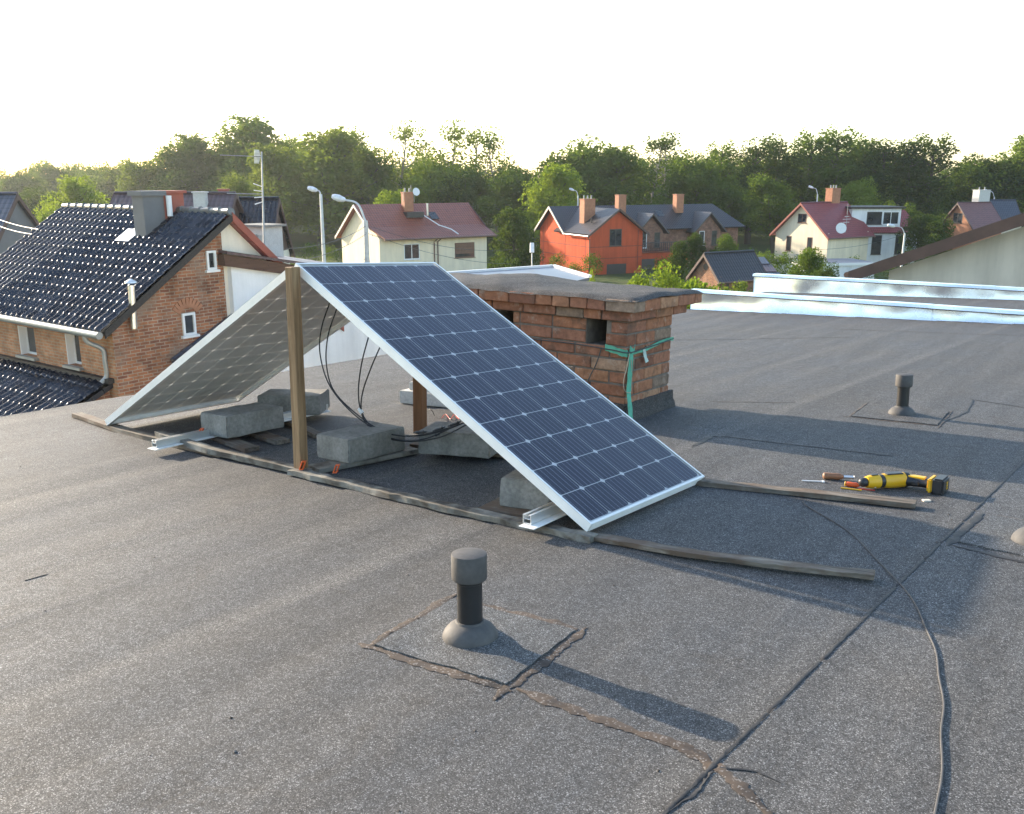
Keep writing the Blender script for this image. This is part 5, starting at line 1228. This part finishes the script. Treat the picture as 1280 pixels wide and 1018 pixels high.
MB().tube([q + bd_ * .02, q + bd_ * 1.05 + Vector((0, 0, 0))], .012, 5).build('boom', M['zinc'], am)

# ---- dark and purple roofs behind the brick house
F_ = frame_at(118, 292, 47, 36)
t = gable_house('purple_roofed_house', 'house with purple-brown roof rising behind the black tiled ridge', F_, 6.2, 7, 6.6, 9.5, M['plaster_pale'], M['tile_purple'], .3, .2, wallg=M['verge_brown'])
stack(t, F_, 4.75, 2.6, 8.5, 9.62, .6, .6, M['chimney_white'])
F_ = frame_at(258, 300, 50, 34)
t = gable_house('dark_roofed_house', 'house with dark slate-coloured roof beside the purple roof, next to the aerial mast', F_, 3.3, 4.6, 6.2, 9.2, M['plaster_pale'], M['tile_black_far'], .3, .2, wallg=M['verge_brown'])
stack(t, F_, .35, 2.4, 8.4, 9.72, .45, .5, M['chimney_red'])
F_ = frame_at(-118, 300, 40, 36)
t = gable_house('blue_slate_house', 'house at the picture border with blue-grey roof behind the black tiles', F_, 3.15, 7, 6.6, 9.6, M['chimney_grey'], M['tile_blue'], .25, .15)
MB().lathe([(.03, 0), (.22, .06), (.30, .13)], 16, (0, 0, 0), Matrix.Translation((2.75, -.35, 5.95)) @ Matrix.Rotation(R_(80), 4, 'X')).build('satellite_dish', M['dish'], t, smooth=True)
window(t, F_, (2.2, 0, 4.4), *FRT, .45, 1.0, M['white_pvc'], 0)

# ---- flat-roofed garage with white edge behind the chimney
zf = -2.35
def onz(px, py, z): d = wray(px, py); return CAM + d * ((z - CAM.z) / d.z)
q = [onz(540, 344, zf), onz(692, 333.5, zf), onz(737, 347, zf), onz(640, 372, zf)]
fg = thing('flat_roofed_garage', 'flat blue-grey roof with white edge behind the roof chimney', 'garage', (q[0].x, q[0].y, GR))
MB().prism(q, (0, 0, -.12)).build('roof', M['roof_sheet'], fg)
c_ = sum(q, Vector()) / 4
MB().prism([c_ + (p - c_) * .96 + Vector((0, 0, -.13)) for p in q], (0, 0, GR - zf)).build('wall', M['plaster_grey'], fg)
for a, b in ((q[0], q[1]), (q[1], q[2])):
    v = (b - a).normalized(); nn = v.cross(Vector((0, 0, 1))).normalized() * .07
    MB().prism([a - nn - v * .05, a + nn - v * .05, b + nn + v * .05, b - nn + v * .05], (0, 0, .09)).build('edge_trim', M['white_pvc'], fg)
lp = thing('roof_lamp', 'small white lamp on a thin pole beside the flat blue-grey roof', 'lamp', tuple(onz(665, 336, zf)))
a, b = onz(665, 334, zf), None; dep = (a - CAM).dot(CF); b = G(665, 316, dep); c = G(665, 304, dep)
MB().tube([a, b], .03, 6).build('pole', M['zinc'], lp); MB().tube([b, c], [.10, .09], 10).build('lamp_body', M['lamp_head'], lp, smooth=True)

# ================================================================== STREET LAMPS AND WIRES
def street_lamp(label, px, ytop, d, head, r=.10, mat='lamp_grey'):
    tp = G(px, ytop, d); base = Vector((tp.x, tp.y, gz(tp.x, tp.y)))
    t = thing('street_lamp', label, 'street lamp', tuple(base), 0, 'street lamps')
    MB().tube([base, tp], [r * 1.4, r * .8], 10).build('pole', M[mat], t, smooth=True)
    hp = G(head[0], head[1], d); mid = tp.lerp(hp, .35) + Vector((0, 0, (hp.z - tp.z) * .45))
    MB().tube(smooth_path([tp - Vector((0, 0, .05)), mid, hp]), r * .38, 6).build('arm', M['lamp_grey'], t, smooth=True)
    dr_ = (hp - tp); dr_.z *= .3; dr_.normalize(); m_ = Matrix.Translation(hp) @ dr_.to_track_quat('Z', 'Y').to_matrix().to_4x4()
    s = .22 + r
    MB().lathe([(.03, -s * .3), (.35 * s, 0), (.5 * s, s * .8), (.42 * s, s * 1.5), (.1, s * 1.8)], 12, (0, 0, 0), m_).build('lamp_head', M['lamp_head'], t, smooth=True)
    return t
street_lamp('slim street lamp on a round pole between the aerial mast and the cream house', 401, 243, 58, (395.5, 238), .11)
street_lamp('street lamp on a concrete pole standing in front of the cream house gable', 457, 276, 46, (430, 250), .14, 'concrete_pole')
street_lamp('street lamp head showing above the brick chimney of the orange house', 722.5, 245, 112, (717, 238), .10)
street_lamp('street lamp sticking up behind the ridge of the wine-red roof', 1022, 243, 118, (1016, 235), .10)
street_lamp('street lamp behind the white chimney of the timber-gabled house', 1243, 247, 128, (1235, 239), .10)
street_lamp('bent street lamp in front of the white house with box dormer', 1131, 292, 78, (1118, 283), .09)
def wire(label, a, b, sag, r=.012):
    a, b = Vector(a), Vector(b); P = [a.lerp(b, k / 12) - Vector((0, 0, sag * 4 * (k / 12) * (1 - k / 12))) for k in range(13)]
    o = MB().tube(P, r, 5).build('overhead_wire', M['wire'], None, smooth=True); tag(o, label, 'wire', 'overhead wires')
PP = lambda y: G(457, y, 46)
wire('overhead wire running down from the concrete lamp pole to the white chimney', PP(283), G(357, 311, 30), .25)
wire('lower overhead wire from the concrete lamp pole towards the white chimney', PP(293), G(350, 330, 30), .25)
wire('overhead wire from the concrete lamp pole across the cream house roof', PP(281), G(640, 312, 62), .5)
wire('lower overhead wire from the concrete lamp pole across the cream house wall', PP(291), G(640, 330, 62), .4)
wire('pale overhead wire between the blue-grey roof and the black tiles, upper one', G(-10, 271, 30), G(48, 287, 24), .05, .011)
wire('pale overhead wire between the blue-grey roof and the black tiles, lower one', G(-10, 279, 30), G(40, 293, 24), .05, .011)
wire('overhead wire in front of the wine-red roof house', G(1000, 312, 70), G(1131, 293, 78), .4)

# ================================================================== TREES
def leaf_cloud(seed, clumps, per, size, shape, H=1.0):
    r_ = np.random.default_rng(seed); V = []
    for (c, rad) in clumps:
        n = max(8, int(per * rad * rad / .0144))
        d = r_.normal(size=(n, 3)); d /= np.linalg.norm(d, axis=1)[:, None]
        p = c + d * (rad * r_.uniform(.45, 1.0, n) ** .6)[:, None] * np.array([1, 1, .95])
        nr = d * .55 + r_.normal(size=(n, 3)) * .6 + np.array([0, 0, .18]); nr /= np.linalg.norm(nr, axis=1)[:, None]
        a = np.cross(nr, r_.normal(size=(n, 3))); a /= np.linalg.norm(a, axis=1)[:, None]; b = np.cross(nr, a)
        s = size * r_.uniform(.55, 1.35, n)[:, None]; a = a * s; b = b * s * .7
        V.append(np.stack([p - a, p - b * .9 + a * .1, p + a, p + b], 1))
    return np.concatenate(V)
def quads_mesh(name, Q, mat):
    n = len(Q); me = bpy.data.meshes.new(name); me.vertices.add(n * 4); me.vertices.foreach_set('co', Q.reshape(-1).astype(np.float32))
    me.loops.add(n * 4); me.loops.foreach_set('vertex_index', np.arange(n * 4, dtype=np.int32)); me.polygons.add(n)
    me.polygons.foreach_set('loop_start', np.arange(0, n * 4, 4, dtype=np.int32)); me.polygons.foreach_set('loop_total', np.full(n, 4, dtype=np.int32))
    me.update(); me.validate(); me.materials.append(mat); return me
def tree_shape(seed, kind):
    # a tree of height 1: trunk, limbs and the clumps of its crown
    r_ = np.random.default_rng(seed); tr = MB(); clumps = []
    lean = r_.normal(size=2) * .02
    top = {'broad': .72, 'oval': .85, 'tall': .93, 'sparse': .95, 'bush': .6}[kind]
    P = [(lean[0] * z * 4 + .008 * math.sin(9 * z + seed), lean[1] * z * 4, z * top) for z in np.linspace(0, 1, 7)]
    r0 = .022 if kind != 'sparse' else .014
    tr.tube(P, [r0 * (1.25 - 1.05 * k / 6) for k in range(7)], 7)
    nl = {'broad': 16, 'oval': 18, 'tall': 20, 'sparse': 15, 'bush': 12}[kind]
    for k in range(nl):
        f = (k + .5) / nl; az = k * 2.4 + r_.uniform(-.4, .4)
        z0 = {'broad': .22 + .45 * f, 'oval': .15 + .65 * f, 'tall': .12 + .76 * f, 'sparse': .38 + .52 * f, 'bush': .05 + .4 * f}[kind]
        reach = {'broad': .34 * (1.05 - .5 * f * f), 'oval': .27 * math.sin(PI * (.22 + .7 * f)), 'tall': .17 * math.sin(PI * (.2 + .72 * f)), 'sparse': .20 * (1.05 - .55 * f), 'bush': .42 * (1 - .4 * f)}[kind] * r_.uniform(.75, 1.2)
        rise = {'broad': .16, 'oval': .12, 'tall': .09, 'sparse': .13, 'bush': .3}[kind] * r_.uniform(.6, 1.4)
        i0 = z0 / top * 6; q0 = Vector(P[min(5, int(i0))]).lerp(Vector(P[min(6, int(i0) + 1)]), i0 - int(i0)) if i0 < 6 else Vector(P[6])
        e = q0 + Vector((math.cos(az) * reach, math.sin(az) * reach, rise)); md = q0.lerp(e, .5) + Vector((0, 0, -.015))
        tr.tube([q0, md, e], [r0 * .42, r0 * .26, r0 * .08], 5, False)
        nc = 3 if kind != 'sparse' else 2
        for j in range(nc):
            c = q0.lerp(e, (.55, .82, 1.0)[j] if nc == 3 else (.75, 1.05)[j]); c = np.array(c) + r_.normal(size=3) * .028
            rad = {'broad': .105, 'oval': .092, 'tall': .075, 'sparse': .058, 'bush': .13}[kind] * r_.uniform(.7, 1.3)
            clumps.append((c, rad))
    cz, rx_, rz_2, nf = {'broad': (.60, .25, .24, 26), 'oval': (.55, .20, .33, 26), 'tall': (.55, .11, .38, 22), 'sparse': (.70, .11, .2, 4), 'bush': (.4, .28, .28, 16)}[kind]
    for j in range(nf):
        q = r_.normal(size=3); q *= r_.uniform(.2, 1.0) ** .5 / np.linalg.norm(q)
        clumps.append((np.array([q[0] * rx_, q[1] * rx_, cz + q[2] * rz_2]), {'broad': .10, 'oval': .09, 'tall': .075, 'sparse': .05, 'bush': .12}[kind] * r_.uniform(.7, 1.2)))
    tp_ = np.array(P[6])
    dz_, dr_2, nd = {'broad': (.10, .20, 12), 'oval': (.10, .13, 10), 'tall': (.10, .075, 8), 'sparse': (.1, .07, 3), 'bush': (.05, .2, 6)}[kind]
    for j in range(nd):
        q = r_.uniform(-1, 1, 2) * dr_2; clumps.append((tp_ + np.array([q[0], q[1], -dz_ * (1.6 * (q @ q) / dr_2 ** 2) + r_.normal() * .02]), {'broad': .095, 'oval': .085, 'tall': .065, 'sparse': .05, 'bush': .12}[kind] * r_.uniform(.75, 1.15)))
    for j in range(5): clumps.append((tp_ + r_.normal(size=3) * np.array([.05, .05, .04]) + np.array([0, 0, .02]), {'broad': .10, 'oval': .08, 'tall': .06, 'sparse': .045, 'bush': .12}[kind] * r_.uniform(.7, 1.2)))
    return tr, clumps
TREES = {}
spec = [('broad', 11, 210, .0130), ('broad', 12, 210, .0130), ('oval', 21, 210, .0125), ('oval', 22, 210, .0125), ('tall', 31, 220, .0108), ('tall', 32, 220, .0108), ('sparse', 41, 130, .0115), ('sparse', 42, 130, .0115), ('bush', 51, 120, .024), ('bush', 52, 120, .024)]
for kind, seed, per, size in spec:
    tr, cl = tree_shape(seed, kind); Q = leaf_cloud(seed, cl, per, size, kind)
    zmax = Q[..., 2].max(); TREES.setdefault(kind, []).append((tr, Q, zmax))
LEAVES = {'d': 'leaf_dark', 'm': 'leaf', 'l': 'leaf_light', 'o': 'leaf_olive'}
tmesh = {}
def tree(name, label, px, ytop, d, kind, tone, wide=1.0, var=None, group='trees of the wood behind the houses', rot_=None, base=None):
    tp = G(px, ytop, d); gzz = gz(tp.x, tp.y) if base is None else base
    v = (int(px * 7 + d) % len(TREES[kind])) if var is None else var
    trk, Q, zmax = TREES[kind][v]; H = (tp.z - gzz) / zmax
    t = thing(name, label, 'tree', (tp.x, tp.y, gzz), 0, group)
    key = (kind, v)
    if key not in tmesh: tmesh[key] = trk.mesh('trunk', M['bark'] if kind != 'sparse' else M['bark_pale'], smooth=True)
    kc = (kind, v, tone)
    if kc not in tmesh: tmesh[kc] = quads_mesh('crown', Q, M[LEAVES[tone]])
    ang = (px * 1.37 + d) % 6.283 if rot_ is None else rot_
    for nm, me in (('trunk', tmesh[key]), ('crown', tmesh[kc])):
        o = obj(nm, me, t, local=True); o.scale = (H * wide, H * wide, H); o.rotation_euler = (0, 0, ang)
    return t
T = tree
#@TREES@
T('oak_tree', 'pale rounded tree on the hazy far hill, directly above the blue-grey roof', 20, 207, 178, 'broad', 'm', 1.1)
T('oak_tree', 'rounded tree on the hazy far hill, between the blue-grey roof and black ridge end', 62, 199, 198, 'broad', 'm', 1.1)
T('oak_tree', 'hazy far-off tree crown above the end of the black tiled ridge', 108, 203, 208, 'broad', 'm', 1.2)
T('oak_tree', 'hazy far-off tree crown just left of the grey chimney', 150, 197, 188, 'broad', 'o', 1.1)
T('bushy_tree', 'dark low tree in shade beside the blue-grey roof', 40, 232, 120, 'broad', 'd', 1.2)
T('bushy_tree', 'bright yellow-green small tree beside the purple roof', 92, 218, 92, 'oval', 'l', 1.0)
T('bushy_tree', 'lower yellow-green tree touching the black tiled roof edge', 66, 250, 80, 'broad', 'l', .9)
T('leafy_tree', 'olive tree rising behind the grey chimney of the brick house', 182, 200, 150, 'oval', 'o', 1.2)
T('leafy_tree', 'olive tree above the red chimney, second of the rising row', 212, 180, 150, 'oval', 'm', 1.2)
T('leafy_tree', 'tree with pointed crown left of the aerial boom tip', 240, 164, 150, 'oval', 'm', 1.2)
T('leafy_tree', 'darker tree filling the gap behind the aerial boom', 275, 176, 158, 'broad', 'd', 1.0)
T('tall_tree', 'tall dark green round-topped tree above the aerial mast', 318, 141, 150, 'oval', 'm', 1.35)
T('leafy_tree', 'yellowish leafy tree right behind the aerial mast', 297, 212, 110, 'oval', 'o', 1.0)
T('tall_tree', 'olive tree just right of the aerial mast', 352, 178, 130, 'oval', 'o', 1.1)
T('tall_tree', 'broad olive-green tree behind the slim street lamp', 392, 158, 128, 'oval', 'o', 1.35)
T('tall_tree', 'feathery topped tree between the two street lamps', 425, 157, 140, 'tall', 'o', 1.3)
T('tall_tree', 'darker tree standing over the gable of the cream house', 455, 184, 135, 'oval', 'm', 1.2)
T('birch_tree', 'tall thin open-crowned birch above the cream house chimney', 492, 150, 140, 'sparse', 'o', 1.15)
T('birch_tree', 'slender open birch right next to the birch over the chimney', 520, 158, 145, 'sparse', 'm', 1.2)
T('birch_tree', 'tall open birch over the middle of the red-brown roof', 556, 150, 140, 'sparse', 'o', 1.2)
T('birch_tree', 'open birch with pale trunk over the end of the red-brown ridge', 588, 156, 142, 'sparse', 'o', 1.3)
T('birch_tree', 'open birch with pale trunk between cream house and orange house', 624, 163, 138, 'sparse', 'm', 1.2)
T('leafy_tree', 'bright green tree in front of the birches, above the roof windows', 540, 188, 138, 'broad', 'l', 1.0)
T('leafy_tree', 'mid-green tree behind the right end of the red-brown roof', 590, 205, 136, 'broad', 'm', 1.1)
T('leafy_tree', 'small light green tree just left of the cream house chimney', 482, 236, 100, 'oval', 'l', .9)
T('leafy_tree', 'round tree in the low gap of the skyline', 655, 203, 130, 'broad', 'm', 1.1)
T('leafy_tree', 'dark tree hugging the gable end of the orange house', 648, 258, 88, 'oval', 'd', 1.0)
T('leafy_tree', 'bright sunlit tree behind the gable of the orange house', 692, 203, 118, 'oval', 'l', 1.2)
T('tall_tree', 'large round-headed green tree above the orange house chimney', 733, 168, 135, 'broad', 'm', 1.05)
T('leafy_tree', 'dense tree right of the large round-headed tree', 772, 180, 140, 'oval', 'm', 1.2)
T('pine_tree', 'thin open-topped tree above the front gable of the orange house', 812, 166, 142, 'sparse', 'd', 1.2)
T('pine_tree', 'dark thin-topped tree poking over the skyline beside its open-topped neighbour', 836, 163, 142, 'sparse', 'd', 1.1)
T('leafy_tree', 'broad mid-green tree behind the two pale chimneys of the dark roof', 868, 186, 130, 'broad', 'm', 1.0)
T('leafy_tree', 'light green tree directly behind the right end of the dark roof', 903, 222, 136, 'broad', 'm', 1.1)
T('tall_tree', 'dark tree with bumpy top above the right end of the dark roof', 900, 174, 140, 'tall', 'm', 1.3)
T('tall_tree', 'dark tree above the pale extension, right of the bumpy-topped one', 942, 168, 140, 'tall', 'd', 1.3)
T('leafy_tree', 'sunlit olive tree left of the wine-red roof', 975, 214, 122, 'oval', 'm', 1.2)
T('tall_tree', 'dark tree above the wine-red gable', 985, 166, 142, 'tall', 'd', 1.3)
T('tall_tree', 'tall tree above the lamp behind the wine-red ridge', 1020, 158, 142, 'tall', 'm', 1.3)
T('tall_tree', 'tallest tree over the orange brick chimney of the wine-red roof', 1052, 154, 142, 'tall', 'm', 1.3)
T('tall_tree', 'tree above the box dormer', 1085, 164, 142, 'tall', 'm', 1.3)
T('leafy_tree', 'bright yellow-green tree right behind the box dormer', 1068, 220, 139, 'broad', 'l', 1.1)
T('tall_tree', 'dark column-like tree, right of the tree above the box dormer', 1108, 172, 140, 'tall', 'd', 1.3)
T('tall_tree', 'dark pointed tree left of the step in the skyline', 1135, 167, 140, 'tall', 'd', 1.3)
T('tall_tree', 'last tall dark tree before the skyline drops', 1166, 165, 140, 'tall', 'd', 1.3)
T('leafy_tree', 'dark bush-like tree beside the white house with box dormer', 1120, 250, 118, 'broad', 'm', 1.0)
T('leafy_tree', 'dark green tree left of the timber gable', 1160, 262, 105, 'broad', 'd', 1.1)
T('leafy_tree', 'low tree where the skyline drops, left of the white chimney', 1198, 198, 145, 'oval', 'm', 1.2)
T('leafy_tree', 'wide tree above the white chimney', 1232, 190, 145, 'broad', 'd', 1.1)
T('leafy_tree', 'wide dark tree above the blue-grey roof on the far right', 1262, 192, 145, 'broad', 'd', 1.1)
T('tall_tree', 'tall tree cut off by the picture border above the brown verge', 1292, 166, 140, 'oval', 'm', 1.2)
g2 = 'young trees between the roofs'
T('young_tree', 'light green young tree tip over the middle of the roof chimney cap', 783, 331, 42, 'oval', 'l', .55, group=g2)
T('young_tree', 'light green young tree tip over the right end of the roof chimney cap', 842, 323, 42, 'tall', 'l', .9, group=g2)
T('young_tree', 'small leafy tip over the roof chimney cap in front of the orange gable end', 704, 345, 42, 'tall', 'o', .5, group=g2)
T('young_tree', 'thin leafy tip in front of the orange house corner', 736, 335, 46, 'tall', 'l', .35, group=g2)
T('young_tree', 'dark bushy tree between the dormers of the orange house', 874, 290, 92, 'oval', 'd', .8, group=g2)
T('young_tree', 'dark tree before the terrace railing of the orange house', 846, 300, 84, 'oval', 'd', .8, group=g2)
T('young_tree', 'leafy dark tree at the far corner of the brick dormers', 912, 292, 90, 'oval', 'm', .9, group=g2)
T('young_tree', 'bushy tree in front of the white garage', 1008, 307, 62, 'oval', 'm', .85, group=g2)
T('young_tree', 'low dark bush beside the white garage', 1036, 325, 58, 'broad', 'd', .6, group=g2)
T('young_tree', 'small yellow-green bush at the corner of the roof chimney cap', 866, 346, 50, 'bush', 'l', .6, group=g2)
T('young_tree', 'grey-green shrub along the galvanised parapet, beside the brick shed', 915, 351, 56, 'bush', 'o', .9, group=g2)
T('young_tree', 'conifer-like dark shrub at the lower edge of the cream house garden', 633, 320, 70, 'bush', 'd', .7, group=g2)
# the mass of the wood behind and between them
r_ = np.random.default_rng(99); parts = []
def skyline(px):
    xs = [-60, 0, 60, 120, 180, 240, 320, 400, 460, 540, 620, 650, 730, 800, 870, 950, 1050, 1170, 1195, 1240, 1340]; ys_ = [215, 203, 198, 200, 196, 180, 165, 170, 186, 188, 198, 214, 184, 188, 190, 184, 174, 180, 204, 198, 190]
    return np.interp(px, xs, ys_)
for d0, drop, step in ((165, 6, 30), (150, 22, 34), (146, 48, 40), (190, 2, 34)):
    for px in np.arange(-70, 1360, step):
        d = d0 + r_.uniform(-10, 10); yy = skyline(px) + drop + r_.uniform(-8, 10); x_ = px + r_.uniform(-10, 10)
        if x_ < 190: d += 45; yy = skyline(px) + .6 * drop + r_.uniform(-9, 12)
        tp = G(x_, yy, d); b_ = gz(tp.x, tp.y); kind = r_.choice(['broad', 'oval', 'oval', 'tall']); trk, Q, zmax = TREES[kind][r_.integers(2)]
        H = (tp.z - b_) / zmax; w = H * (1.2 if kind != 'tall' else 1.6); a = r_.uniform(0, 6.28); c, s = math.cos(a), math.sin(a)
        q = Q[r_.permutation(len(Q))[:3200]]; x, y, z = q[..., 0], q[..., 1], q[..., 2]
        parts.append(np.stack([(x * c - y * s) * w + tp.x, (x * s + y * c) * w + tp.y, z * H + b_], -1))
        # undergrowth at its foot
        qq = q[:700]; parts.append(np.stack([qq[..., 0] * w * 1.1 + tp.x, qq[..., 1] * w * 1.1 + tp.y, qq[..., 2] * H * .45 + b_], -1))
wood = np.concatenate(parts)
wd = obj('woodland', quads_mesh('woodland', wood, M['leaf']), None)
wd['kind'] = 'stuff'; wd['label'] = 'dense green wood filling the background behind the houses'
# hedge and garden greenery between the houses
parts = []
for px in np.arange(345, 1200, 22):
    d = 100 + 10 * math.sin(px * .05); p = G(px, 300, d); b_ = gz(p.x, p.y); trk, Q, zmax = TREES['bush'][int(px) % 2]
    H = r_.uniform(2.2, 4.2); q = Q[r_.permutation(len(Q))[:900]]
    parts.append(np.stack([q[..., 0] * H + p.x, q[..., 1] * H + p.y, q[..., 2] * H + b_], -1))
hd = obj('garden_hedge', quads_mesh('garden_hedge', np.concatenate(parts), M['leaf']), None); hd['kind'] = 'stuff'; hd['label'] = 'low garden hedges and bushes between the houses'

# ================================================================== HAZE
hz = NT('haze'); pv = hz.n('ShaderNodeVolumePrincipled')
pv.inputs['Color'].default_value = (.92, .95, 1.0, 1); pv.inputs['Density'].default_value = .00019; pv.inputs['Anisotropy'].default_value = .6
hz.t.nodes.remove(hz.b); hz.l(pv.outputs[0], hz.out.inputs['Volume'])
hb = obj('haze', MB().box(-480, 480, -60, 560, -12, 40).mesh('haze', hz.m), None); hb['kind'] = 'stuff'; hb['label'] = 'thin evening haze over the village and the wood'
